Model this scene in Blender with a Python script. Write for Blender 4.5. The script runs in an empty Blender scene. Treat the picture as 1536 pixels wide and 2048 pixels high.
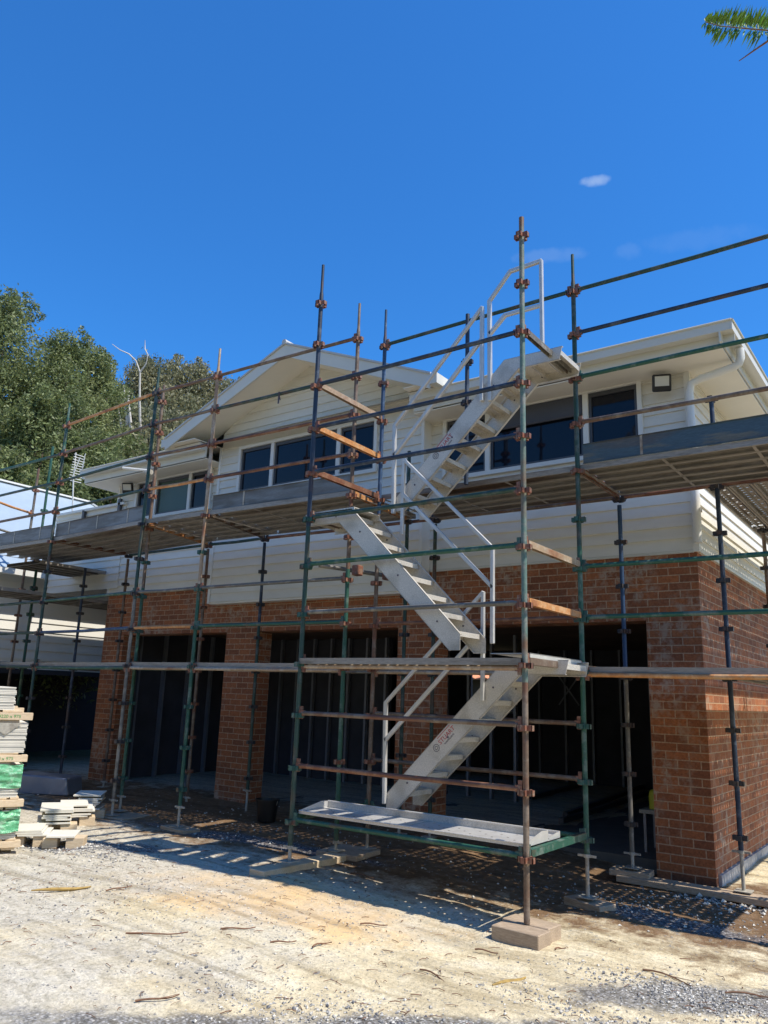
import bpy, math, random
import numpy as np
from mathutils import Vector, Matrix, noise
random.seed(7); R = math.radians
S = bpy.context.scene; COL = S.collection
V = Vector

# ------------------------------------------------------------------ helpers
class MB:
    """collects shapes into one mesh"""
    def __init__(s): s.v=[]; s.f=[]; s.mi=[]
    def add(s, vs, fs, mi=0):
        n=len(s.v); s.v+= [tuple(p) for p in vs]; s.f+= [tuple(i+n for i in f) for f in fs]; s.mi+=[mi]*len(fs); return s
    def box(s, x0,y0,z0,x1,y1,z1, mi=0):
        vs=[(x,y,z) for z in (z0,z1) for y in (y0,y1) for x in (x0,x1)]
        return s.add(vs, [(0,2,3,1),(4,5,7,6),(0,1,5,4),(2,6,7,3),(0,4,6,2),(1,3,7,5)], mi)
    def obox(s, a, b, w, h, up=(0,0,1), mi=0, off=(0,0)):
        """box section bar from a to b"""
        a=V(a); b=V(b); d=(b-a).normalized(); u=V(up); sd=d.cross(u)
        if sd.length<1e-4: sd=d.cross(V((0,1,0)))
        sd.normalize(); u=sd.cross(d)
        o=sd*off[0]+u*off[1]
        vs=[p+o+sd*i*w/2+u*j*h/2 for p in (a,b) for j in (-1,1) for i in (-1,1)]
        return s.add(vs,[(0,1,3,2),(4,6,7,5),(0,4,5,1),(2,3,7,6),(0,2,6,4),(1,5,7,3)],mi)
    def tube(s, pts, r, n=10, cap=True, mi=0):
        pts=[V(p) for p in pts]; rs=r if isinstance(r,(list,tuple)) else [r]*len(pts)
        base=len(s.v); ref=None
        for i,p in enumerate(pts):
            d=((pts[min(i+1,len(pts)-1)]-pts[max(i-1,0)])).normalized()
            if ref is None:
                ref=V((0,0,1)) if abs(d.z)<.9 else V((1,0,0))
            a=d.cross(ref).normalized(); b=a.cross(d)
            for k in range(n):
                t=2*math.pi*k/n; s.v.append(tuple(p+(a*math.cos(t)+b*math.sin(t))*rs[i]))
        for i in range(len(pts)-1):
            for k in range(n):
                s.f.append((base+i*n+k, base+i*n+(k+1)%n, base+(i+1)*n+(k+1)%n, base+(i+1)*n+k)); s.mi.append(mi)
        if cap:
            s.f.append(tuple(base+k for k in range(n))[::-1]); s.f.append(tuple(base+(len(pts)-1)*n+k for k in range(n))); s.mi+=[mi,mi]
        return s
    def prism(s, poly, axis, a, b, mi=0):
        """extrude 2D polygon. axis 'y': poly (x,z); 'x': poly (y,z); 'z': poly (x,y)"""
        f={'y':lambda p,t:(p[0],t,p[1]),'x':lambda p,t:(t,p[0],p[1]),'z':lambda p,t:(p[0],p[1],t)}[axis]
        n=len(poly); vs=[f(p,a) for p in poly]+[f(p,b) for p in poly]
        return s.add(vs,[tuple(range(n))[::-1],tuple(range(n,2*n))]+[(i,(i+1)%n,n+(i+1)%n,n+i) for i in range(n)],mi)
    def mesh(s, name):
        me=bpy.data.meshes.new(name); me.from_pydata(s.v,[],s.f); me.update()
        return me

def fixn(me):
    import bmesh
    bm=bmesh.new(); bm.from_mesh(me); bmesh.ops.recalc_face_normals(bm,faces=bm.faces); bm.to_mesh(me); bm.free()

def link(name, me, parent=None, smooth=False, loc=(0,0,0), rot=None, matrix=None):
    o=bpy.data.objects.new(name, me); COL.objects.link(o)
    if parent: o.parent=parent
    o.location=loc
    if rot: o.rotation_euler=rot
    if matrix is not None: o.matrix_local=matrix
    return o
def build(mb, name, mats, parent=None, smooth=False, loc=(0,0,0), rot=None, bevel=0, recalc=True):
    me=mb.mesh(name)
    if recalc: fixn(me)
    if not isinstance(mats,(list,tuple)): mats=[mats]
    for m in mats: me.materials.append(m)
    if len(mats)>1: me.polygons.foreach_set('material_index', mb.mi)
    if smooth:
        me.polygons.foreach_set('use_smooth',[True]*len(me.polygons))
        try: me.set_sharp_from_angle(angle=R(40))
        except Exception: pass
    o=link(name, me, parent, loc=loc, rot=rot)
    if bevel:
        b=o.modifiers.new('b','BEVEL'); b.width=bevel; b.segments=1; b.limit_method='ANGLE'
    return o
def tag(o, label=None, cat=None, group=None, kind=None):
    if label: o['label']=label
    if cat: o['category']=cat
    if group: o['group']=group
    if kind: o['kind']=kind
    return o
def empty(name, loc=(0,0,0), rot=None):
    o=bpy.data.objects.new(name,None); COL.objects.link(o); o.location=loc; o.empty_display_size=.1
    if rot: o.rotation_euler=rot
    return o

# ------------------------------------------------------------------ materials
def newmat(name):
    m=bpy.data.materials.new(name); m.use_nodes=True; nt=m.node_tree
    return m, nt, nt.nodes['Principled BSDF']
def N(nt, t, **kw):
    n=nt.nodes.new(t)
    for k,v in kw.items():
        if k.startswith('i_'):
            key=k[2:].replace('_',' '); n.inputs[key].default_value=v
        else: setattr(n,k,v)
    return n
def L(nt,a,b): nt.links.new(a,b)
def coords(nt, rnd=True, scale=(1,1,1), world=False):
    """object coords, shifted per object"""
    if world:
        g=N(nt,'ShaderNodeNewGeometry'); out=g.outputs['Position']
    else:
        out=N(nt,'ShaderNodeTexCoord').outputs['Object']
    mp=N(nt,'ShaderNodeMapping'); mp.inputs['Scale'].default_value=scale; L(nt,out,mp.inputs['Vector'])
    if rnd:
        oi=N(nt,'ShaderNodeObjectInfo'); mu=N(nt,'ShaderNodeMath',operation='MULTIPLY'); mu.inputs[1].default_value=37.0
        L(nt,oi.outputs['Random'],mu.inputs[0])
        cb=N(nt,'ShaderNodeCombineXYZ')
        for i in range(3): L(nt,mu.outputs[0],cb.inputs[i])
        L(nt,cb.outputs[0],mp.inputs['Location'])
    return mp.outputs['Vector']
def noise_(nt,vec,scale,detail=4,rough=.6):
    n=N(nt,'ShaderNodeTexNoise'); n.inputs['Scale'].default_value=scale; n.inputs['Detail'].default_value=detail; n.inputs['Roughness'].default_value=rough
    L(nt,vec,n.inputs['Vector']); return n.outputs['Fac']
def ramp(nt,fac,stops):
    r=N(nt,'ShaderNodeValToRGB'); L(nt,fac,r.inputs['Fac']); e=r.color_ramp.elements
    while len(e)<len(stops): e.new(.5)
    for i,(p,c) in enumerate(stops):
        e[i].position=p; e[i].color=(c,c,c,1) if isinstance(c,(int,float)) else (*c,1)
    return r.outputs['Color']
def mix(nt,fac,a,b,mode='MIX'):
    m=N(nt,'ShaderNodeMix',data_type='RGBA',blend_type=mode)
    for sock,val in ((m.inputs[0],fac),(m.inputs[6],a),(m.inputs[7],b)):
        if isinstance(val,(int,float)): sock.default_value=val
        elif isinstance(val,tuple): sock.default_value=(*val,1)
        else: L(nt,val,sock)
    return m.outputs[2]
def bump(nt,bsdf,h,strength=.3,dist=.01):
    b=N(nt,'ShaderNodeBump'); b.inputs['Strength'].default_value=strength; b.inputs['Distance'].default_value=dist
    L(nt,h,b.inputs['Height']); L(nt,b.outputs[0],bsdf.inputs['Normal'])

def mat_worn(name, base, wear, rust=(.16,.06,.025), amt=.5, scale=6, rough=.55, metal=0., stretch=(1,1,1), fine=40):
    """painted or galvanised steel with wear patches and rust"""
    m,nt,b=newmat(name); v=coords(nt,scale=stretch)
    n1=noise_(nt,v,scale,5,.65); n2=noise_(nt,v,fine,3,.6); n3=noise_(nt,v,scale*.4,3,.5)
    f1=ramp(nt,n1,[(.62-.25*amt,0),(.72-.25*amt,1)]); c=mix(nt,f1,base,wear)
    f2=ramp(nt,n3,[(.66-.22*amt,0),(.78-.2*amt,1)]); c=mix(nt,f2,c,rust)
    f3=ramp(nt,n2,[(.3,.72),(.7,1.15)]); c=mix(nt,.8,c,f3,'MULTIPLY')
    L(nt,c,b.inputs['Base Color']); b.inputs['Roughness'].default_value=rough; b.inputs['Metallic'].default_value=metal
    bump(nt,b,n2,.25,.002); return m
def mat_plain(name, col, rough=.5, metal=0., var=.12, scale=3, bmp=0, spec=None):
    m,nt,b=newmat(name); v=coords(nt)
    n=noise_(nt,v,scale,5,.6); f=ramp(nt,n,[(.3,1-var),(.7,1+var)])
    c=mix(nt,1.,tuple(col),f,'MULTIPLY'); L(nt,c,b.inputs['Base Color'])
    b.inputs['Roughness'].default_value=rough; b.inputs['Metallic'].default_value=metal
    if bmp: bump(nt,b,noise_(nt,v,scale*12,3),bmp,.003)
    if spec is not None: b.inputs['Specular IOR Level'].default_value=spec
    return m
def mat_wood(name, c1, c2, rough=.8, stretch=(1,1,1), grain=18):
    m,nt,b=newmat(name); v=coords(nt,scale=stretch)
    n=noise_(nt,v,grain,6,.7); c=ramp(nt,n,[(.3,c1),(.7,c2)]); n2=noise_(nt,v,1.3,3)
    c=mix(nt,.5,c,ramp(nt,n2,[(.3,.7),(.7,1.2)]),'MULTIPLY')
    L(nt,c,b.inputs['Base Color']); b.inputs['Roughness'].default_value=rough; bump(nt,b,n,.3,.003); return m

M={}
M['green']=mat_worn('tube_green',(.014,.082,.052),(.10,.15,.12),(.10,.055,.03),.35)
M['dkgreen']=mat_worn('tube_dark_green',(.014,.05,.038),(.07,.09,.08),(.09,.05,.03),.45)
M['paleg']=mat_worn('tube_pale_green',(.10,.17,.14),(.20,.21,.18),(.16,.09,.05),.6)
M['navy']=mat_worn('tube_navy',(.014,.028,.055),(.06,.08,.11),(.07,.04,.03),.4)
M['blue']=mat_worn('tube_blue',(.02,.055,.12),(.08,.13,.2),(.08,.04,.03),.3)
M['brown']=mat_worn('tube_brown',(.13,.085,.055),(.20,.155,.115),(.15,.06,.03),.6)
M['grey']=mat_worn('tube_grey',(.13,.12,.10),(.24,.22,.18),(.13,.07,.04),.5)
M['rust']=mat_worn('tube_rust',(.17,.065,.03),(.24,.12,.065),(.09,.035,.02),.6)
M['orange']=mat_worn('tube_orange',(.50,.22,.07),(.55,.32,.15),(.28,.10,.035),.5,scale=9)
M['tan']=mat_worn('tube_tan',(.34,.24,.15),(.42,.34,.25),(.25,.11,.05),.5)
M['lug']=mat_worn('lug_rusty',(.22,.085,.05),(.24,.16,.11),(.08,.035,.025),.5,scale=25)
M['lugd']=mat_worn('lug_dark',(.035,.035,.04),(.08,.06,.05),(.09,.045,.03),.5,scale=25)
M['lugg']=mat_worn('lug_green',(.03,.10,.08),(.10,.12,.10),(.13,.06,.04),.4,scale=25)
M['jack']=mat_worn('jack_steel',(.40,.37,.30),(.28,.25,.2),(.20,.13,.08),.4,rough=.5)
M['plank']=mat_worn('plank_galvanised',(.30,.27,.23),(.20,.175,.14),(.13,.085,.06),.35,scale=3,rough=.5,metal=.25,stretch=(.35,2,2))
M['toe']=mat_worn('toe_board_steel',(.19,.20,.20),(.12,.12,.11),(.10,.08,.06),.6,scale=2.5,rough=.5,metal=.2,stretch=(.5,1,3))
M['toeb']=mat_worn('toe_board_blue',(.05,.085,.11),(.12,.12,.10),(.10,.07,.05),.5,scale=3,rough=.5,stretch=(.5,1,3))
M['alu']=mat_worn('aluminium_mill',(.60,.56,.49),(.52,.48,.41),(.42,.38,.31),.3,scale=5,rough=.42,metal=.25,fine=90)
M['alub']=mat_plain('aluminium_bright',(.56,.545,.51),.38,metal=.35,var=.10,scale=9)
M['sole']=mat_wood('sole_timber',(.27,.19,.12),(.50,.39,.27),stretch=(1,6,6))
M['palew']=mat_wood('pale_timber',(.50,.37,.22),(.70,.56,.38),stretch=(1,5,5))
M['board']=mat_plain('fibre_cement_board',(.66,.62,.52),.8,var=.08,scale=6,bmp=.2)
M['white']=mat_plain('white_trim_paint',(.72,.70,.63),.45,var=.03)
M['cream']=mat_plain('cream_paint_soffit',(.78,.72,.59),.6,var=.03)
M['fascia']=mat_plain('gutter_metal',(.60,.58,.50),.4,var=.03)
M['black']=mat_plain('black_plastic',(.008,.008,.009),.4)
M['dark']=mat_plain('dark_interior',(.03,.03,.034),.9)
M['stud']=mat_plain('steel_stud',(.24,.25,.28),.45,metal=.3)
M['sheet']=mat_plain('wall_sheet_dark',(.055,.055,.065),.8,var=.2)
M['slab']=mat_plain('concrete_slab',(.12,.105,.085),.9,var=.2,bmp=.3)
M['foot']=mat_plain('footing_concrete',(.42,.41,.39),.9,var=.3,scale=8,bmp=.5)
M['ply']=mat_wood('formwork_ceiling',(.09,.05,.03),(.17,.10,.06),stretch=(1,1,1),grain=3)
M['red']=mat_plain('red_decal',(.45,.04,.04),.6)
M['ink']=mat_plain('dark_ink',(.08,.07,.09),.6)
M['txt']=mat_plain('green_stencil',(.06,.28,.07),.7,var=.3,scale=60)
M['lens']=mat_plain('floodlight_lens',(.55,.53,.45),.25,var=.05)
M['frame']=mat_plain('window_frame_charcoal',(.06,.062,.068),.4)
M['blind']=mat_plain('roller_shutter_charcoal',(.06,.062,.075),.5)

# wall cladding paint: slight grime, faint reflection
def mat_clad():
    m,nt,b=newmat('weatherboard_paint'); v=coords(nt,False,(1,1,4)); n=noise_(nt,v,2.2,5,.6)
    c=mix(nt,ramp(nt,n,[(.35,0),(.7,.8)]),(.74,.705,.61),(.66,.62,.52)); L(nt,c,b.inputs['Base Color'])
    b.inputs['Roughness'].default_value=.5; bump(nt,b,noise_(nt,coords(nt,False,(1,1,8)),30,3),.08,.002); return m
M['clad']=mat_clad()
# glass: dark panes
def mat_glass(name,col,r=.03):
    m,nt,b=newmat(name); v=coords(nt,False); n=noise_(nt,v,1.6,3,.5)
    b.inputs['Base Color'].default_value=(*col,1); b.inputs['Roughness'].default_value=r; b.inputs['Specular IOR Level'].default_value=.32
    bump(nt,b,n,.05,.02); return m
M['glass']=mat_glass('dark_glass',(.008,.01,.016))
M['glassg']=mat_glass('greenish_glass',(.075,.11,.085),.12)
# brick
def mat_brick():
    m,nt,b=newmat('brown_brick')
    g=N(nt,'ShaderNodeNewGeometry'); sp=N(nt,'ShaderNodeSeparateXYZ'); L(nt,g.outputs['Position'],sp.inputs[0])
    sn=N(nt,'ShaderNodeSeparateXYZ'); L(nt,g.outputs['True Normal'],sn.inputs[0])
    ab=N(nt,'ShaderNodeMath',operation='ABSOLUTE'); L(nt,sn.outputs['X'],ab.inputs[0])
    gt=N(nt,'ShaderNodeMath',operation='GREATER_THAN'); L(nt,ab.outputs[0],gt.inputs[0]); gt.inputs[1].default_value=.5
    mx=N(nt,'ShaderNodeMix',data_type='FLOAT'); L(nt,gt.outputs[0],mx.inputs[0]); L(nt,sp.outputs['X'],mx.inputs[2]); L(nt,sp.outputs['Y'],mx.inputs[3])
    az=N(nt,'ShaderNodeMath',operation='ADD'); az.inputs[1].default_value=.55+.004; L(nt,sp.outputs['Z'],az.inputs[0])
    ax=N(nt,'ShaderNodeMath',operation='ADD'); ax.inputs[1].default_value=20.03; L(nt,mx.outputs[0],ax.inputs[0])
    cb=N(nt,'ShaderNodeCombineXYZ'); L(nt,ax.outputs[0],cb.inputs[0]); L(nt,az.outputs[0],cb.inputs[1])
    wob=N(nt,'ShaderNodeTexNoise'); wob.inputs['Scale'].default_value=14; L(nt,g.outputs['Position'],wob.inputs['Vector'])
    va=N(nt,'ShaderNodeVectorMath',operation='MULTIPLY_ADD'); L(nt,wob.outputs['Color'],va.inputs[0]); va.inputs[1].default_value=(.006,.006,0); L(nt,cb.outputs[0],va.inputs[2])
    br=N(nt,'ShaderNodeTexBrick'); L(nt,va.outputs[0],br.inputs['Vector'])
    br.inputs['Scale'].default_value=1; br.inputs['Brick Width'].default_value=.24; br.inputs['Row Height'].default_value=.086
    br.inputs['Mortar Size'].default_value=.0062; br.inputs['Mortar Smooth'].default_value=.15; br.inputs['Bias'].default_value=-.1
    br.inputs['Color1'].default_value=(.37,.125,.045,1); br.inputs['Color2'].default_value=(.20,.07,.032,1); br.inputs['Mortar'].default_value=(.44,.29,.18,1)
    n1=noise_(nt,g.outputs['Position'],45,4,.7); n2=noise_(nt,g.outputs['Position'],1.6,4,.6); n3=noise_(nt,g.outputs['Position'],9,4,.65)
    c=mix(nt,.85,br.outputs['Color'],ramp(nt,n1,[(.3,.55),(.7,1.3)]),'MULTIPLY')
    # mortar smears / efflorescence
    eff=mix(nt,1.,ramp(nt,n2,[(.47,0),(.62,1)]),ramp(nt,n3,[(.46,0),(.62,.8)]),'MULTIPLY')
    c=mix(nt,eff,c,(.40,.31,.23)); L(nt,c,b.inputs['Base Color']); b.inputs['Roughness'].default_value=.9
    sub=N(nt,'ShaderNodeMath',operation='MULTIPLY_ADD'); L(nt,br.outputs['Fac'],sub.inputs[0]); sub.inputs[1].default_value=-1.2; L(nt,n1,sub.inputs[2])
    bump(nt,b,sub.outputs[0],.6,.006); return m
M['brick']=mat_brick()
# corrugated/tiled roofs
M['roofw']=mat_plain('white_metal_roof',(.36,.43,.48),.35,var=.05,metal=.1)
M['roofg']=mat_plain('pale_roof_sheet',(.45,.45,.43),.4)
def mat_tile():
    m,nt,b=newmat('terracotta_tiles'); v=coords(nt,False); n=noise_(nt,v,6,3); c=ramp(nt,n,[(.3,(.62,.22,.09)),(.7,(.80,.34,.17))])
    L(nt,c,b.inputs['Base Color']); b.inputs['Roughness'].default_value=.8; return m
M['tile']=mat_tile()
def mat_leaf(name,c1,c2,c3,dry=0):
    m,nt,b=newmat(name)
    g=N(nt,'ShaderNodeNewGeometry'); n=noise_(nt,g.outputs['Position'],.45,4,.6)
    c=ramp(nt,n,[(.3,c1),(.5,c2),(.72,c3)]); r=ramp(nt,g.outputs['Random Per Island'],[(0,.55),(1,1.5)])
    c=mix(nt,1.,c,r,'MULTIPLY'); L(nt,c,b.inputs['Base Color']); b.inputs['Roughness'].default_value=.55
    tr=N(nt,'ShaderNodeBsdfTranslucent'); L(nt,c,tr.inputs['Color']); ms=N(nt,'ShaderNodeMixShader'); ms.inputs[0].default_value=.38
    L(nt,b.outputs[0],ms.inputs[1]); L(nt,tr.outputs[0],ms.inputs[2]); L(nt,ms.outputs[0],nt.nodes['Material Output'].inputs['Surface']); return m
M['leafd']=mat_leaf('foliage_dense',(.13,.165,.065),(.185,.225,.085),(.27,.295,.12))
M['leafg']=mat_leaf('foliage_gum',(.15,.165,.085),(.23,.225,.12),(.31,.29,.155))
M['needle']=mat_leaf('conifer_needles',(.12,.27,.05),(.20,.38,.07),(.32,.48,.10))
M['bark']=mat_plain('bark_brown',(.13,.095,.07),.9,var=.3,scale=5)
M['barkw']=mat_plain('bark_pale_dead',(.62,.58,.52),.8,var=.15,scale=5)
M['twig']=mat_plain('dry_twig',(.17,.085,.045),.85,var=.4,scale=20)
M['leafdry']=mat_plain('dry_leaf',(.34,.22,.06),.8,var=.3,scale=20)
M['wrap']=None
def mat_wrap():
    m,nt,b=newmat('green_plastic_wrap'); v=coords(nt,False); n=noise_(nt,v,7,5,.7)
    c=ramp(nt,n,[(.35,(.06,.30,.12)),(.5,(.13,.42,.2)),(.62,(.35,.58,.38)),(.74,(.62,.72,.58))]); L(nt,c,b.inputs['Base Color']); b.inputs['Roughness'].default_value=.3
    bump(nt,b,n,.9,.03); return m
M['wrap']=mat_wrap()

# ground: sand, crushed stone, gravel patches
def mat_ground():
    m,nt,b=newmat('sandy_gravel_ground'); g=N(nt,'ShaderNodeNewGeometry'); P=g.outputs['Position']
    big=noise_(nt,P,.75,5,.62); mid=noise_(nt,P,3.2,6,.72); fine=noise_(nt,P,38,4,.7); med=noise_(nt,P,11,4,.65)
    sand=ramp(nt,mid,[(.3,(.50,.41,.255)),(.5,(.63,.535,.35)),(.7,(.72,.64,.46))])
    sand=mix(nt,.9,sand,ramp(nt,fine,[(.34,.68),(.5,.99),(.66,1.1)]),'MULTIPLY')
    sp=N(nt,'ShaderNodeSeparateXYZ'); L(nt,P,sp.inputs[0])
    def blob(x,y,rx,ry,rot=0,soft=.55):
        mp=N(nt,'ShaderNodeMapping',vector_type='TEXTURE'); mp.inputs['Location'].default_value=(x,y,-.5); mp.inputs['Rotation'].default_value=(0,0,rot); mp.inputs['Scale'].default_value=(rx,ry,50)
        L(nt,P,mp.inputs['Vector']); ln=N(nt,'ShaderNodeVectorMath',operation='LENGTH'); L(nt,mp.outputs[0],ln.inputs[0])
        ad=N(nt,'ShaderNodeMath',operation='MULTIPLY_ADD'); L(nt,mid,ad.inputs[0]); ad.inputs[1].default_value=2.2; 
        s1=N(nt,'ShaderNodeMath',operation='SUBTRACT'); L(nt,ln.outputs['Value'],s1.inputs[0]); s1.inputs[1].default_value=1.1
        L(nt,s1.outputs[0],ad.inputs[2])
        return ramp(nt,ad.outputs[0],[(.62,1),(1.0,0)]) if False else ramp2(ad.outputs[0],soft)
    def ramp2(sock,soft):
        mr=N(nt,'ShaderNodeMapRange'); L(nt,sock,mr.inputs['Value']); mr.inputs['From Min'].default_value=1.; mr.inputs['From Max'].default_value=1.+soft
        mr.inputs['To Min'].default_value=1; mr.inputs['To Max'].default_value=0; return mr.outputs[0]
    # warm orange sand near the stair base
    sand=mix(nt,blob(-2.0,-.75,.9,.42,.15,.9),sand,(.68,.48,.25))
    # pale chalky crushed stone over the left
    chalk=mix(nt,.95,mix(nt,ramp(nt,med,[(.4,0),(.6,1)]),(.42,.39,.32),(.61,.57,.485)),ramp(nt,fine,[(.34,.62),(.5,.96),(.66,1.12)]),'MULTIPLY')
    ck=N(nt,'ShaderNodeMath',operation='MULTIPLY_ADD'); L(nt,sp.outputs['X'],ck.inputs[0]); ck.inputs[1].default_value=-.07; L(nt,big,ck.inputs[2])
    c=mix(nt,ramp(nt,ck.outputs[0],[(.52,0),(.72,.8)]),sand,chalk)
    # brown earth close to the walls, painted darker and browner to deepen the shade
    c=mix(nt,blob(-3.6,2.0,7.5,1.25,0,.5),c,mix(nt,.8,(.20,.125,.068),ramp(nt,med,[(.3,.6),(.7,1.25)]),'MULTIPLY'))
    # grass and scrub beyond the yard
    dn=N(nt,'ShaderNodeVectorMath',operation='DISTANCE'); L(nt,P,dn.inputs[0]); dn.inputs[1].default_value=(-1.5,0,-.5)
    dm=N(nt,'ShaderNodeMapRange'); L(nt,dn.outputs['Value'],dm.inputs['Value']); dm.inputs['From Min'].default_value=11; dm.inputs['From Max'].default_value=14
    # sweeping wheel marks and raked dust
    tm=N(nt,'ShaderNodeMapping'); tm.inputs['Rotation'].default_value=(0,0,-.75); tm.inputs['Scale'].default_value=(.35,3.2,1); L(nt,P,tm.inputs['Vector'])
    tn=N(nt,'ShaderNodeTexNoise'); tn.inputs['Scale'].default_value=1.6; tn.inputs['Detail'].default_value=5; tn.inputs['Distortion'].default_value=1.2; L(nt,tm.outputs[0],tn.inputs['Vector'])
    c=mix(nt,1.,c,ramp(nt,tn.outputs['Fac'],[(.34,(.74,.71,.66)),(.5,(1,.99,.97)),(.66,(1.1,1.09,1.06))]),'MULTIPLY')
    # blue-grey gravel
    vo=N(nt,'ShaderNodeTexVoronoi'); vo.inputs['Scale'].default_value=55; L(nt,P,vo.inputs['Vector'])
    hs=N(nt,'ShaderNodeSeparateColor'); L(nt,vo.outputs['Color'],hs.inputs[0])
    grav=ramp(nt,hs.outputs[0],[(0,(.07,.075,.09)),(.45,(.19,.20,.22)),(.8,(.34,.34,.35)),(1,(.6,.58,.55))])
    grav=mix(nt,1.,grav,ramp(nt,vo.outputs['Distance'],[(.25,1),(.6,.35)]),'MULTIPLY')
    gm=[blob(1.37,-.41,.62,.20,.63),blob(.3,-2.0,.8,.16,.63),blob(-.1,-2.45,1.4,.17,.63),blob(1.5,-1.3,.7,.3,.63),blob(-5.1,-.68,1.1,.20,.55),blob(.75,1.3,.5,.16,-.1),blob(-3.9,.95,1.3,.15,.05)]
    t=gm[0]
    for q in gm[1:]:
        mm=N(nt,'ShaderNodeMath',operation='MAXIMUM'); L(nt,t,mm.inputs[0]); L(nt,q,mm.inputs[1]); t=mm.outputs[0]
    mu=N(nt,'ShaderNodeMath',operation='MULTIPLY'); L(nt,t,mu.inputs[0]); mu.inputs[1].default_value=.8
    c=mix(nt,mu.outputs[0],c,grav)
    c=mix(nt,dm.outputs[0],c,mix(nt,.7,(.09,.10,.045),ramp(nt,med,[(.3,.5),(.7,1.4)]),'MULTIPLY'))
    # scattered grey specks
    sc=mix(nt,1.,ramp(nt,med,[(.56,0),(.64,1)]),ramp(nt,fine,[(.5,0),(.56,1)]),'MULTIPLY'); c=mix(nt,sc,c,(.22,.21,.19))
    L(nt,c,b.inputs['Base Color']); b.inputs['Roughness'].default_value=.95; b.inputs['Specular IOR Level'].default_value=.2
    ad=N(nt,'ShaderNodeMath',operation='ADD'); L(nt,fine,ad.inputs[0]); L(nt,med,ad.inputs[1]); bump(nt,b,ad.outputs[0],.8,.02); return m
M['ground']=mat_ground()
M['peb']=None
def mat_peb():
    m,nt,b=newmat('loose_stones'); g=N(nt,'ShaderNodeNewGeometry')
    c=ramp(nt,g.outputs['Random Per Island'],[(0,(.10,.10,.11)),(.3,(.27,.26,.24)),(.6,(.46,.43,.37)),(1,(.66,.62,.53))]); L(nt,c,b.inputs['Base Color']); b.inputs['Roughness'].default_value=.9; return m
M['peb']=mat_peb()

# ------------------------------------------------------------------ camera
CAMPOS=(2.882923,-5.992806,1.200494); FPX=1564.264
RX,UX,WX=((0.812179,0.582451,0.033415),(0.107307,-0.205438,0.972769),(-0.573455,0.786477,0.229354))
cam=bpy.data.cameras.new('camera'); co=bpy.data.objects.new('camera',cam); COL.objects.link(co)
r_,u_,w_=V(RX),V(UX),V(WX)
mw=Matrix(((r_.x,u_.x,-w_.x,0),(r_.y,u_.y,-w_.y,0),(r_.z,u_.z,-w_.z,0),(0,0,0,1))); mw.translation=V(CAMPOS)
co.matrix_world=mw; cam.sensor_fit='VERTICAL'; cam.sensor_height=24; cam.lens=FPX/2048*24; cam.clip_end=2000; cam.clip_start=.05
S.camera=co
CP=V(CAMPOS)
def ray(px,py): return w_+r_*((px-768)/FPX)-u_*((py-1024)/FPX)
def at(px,py,D): return CP+ray(px,py)*D

# ------------------------------------------------------------------ light
SUNV=V((.64,.08,1.)).normalized()
elev=math.asin(SUNV.z); az=math.atan2(SUNV.x,SUNV.y)
sl=bpy.data.lights.new('sun','SUN'); sl.energy=5.0; sl.angle=R(.53); sl.color=(1,.94,.85)
so=bpy.data.objects.new('sun',sl); COL.objects.link(so); so.rotation_euler=SUNV.to_track_quat('Z','Y').to_euler(); so.location=(8,4,12)
w=bpy.data.worlds.new('World'); S.world=w; w.use_nodes=True; nt=w.node_tree
bg=nt.nodes['Background']; sky=N(nt,'ShaderNodeTexSky',sky_type='NISHITA'); sky.sun_disc=False
sky.sun_elevation=elev; sky.sun_rotation=az; sky.altitude=0; sky.air_density=1.25; sky.dust_density=.2; sky.ozone_density=4
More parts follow.
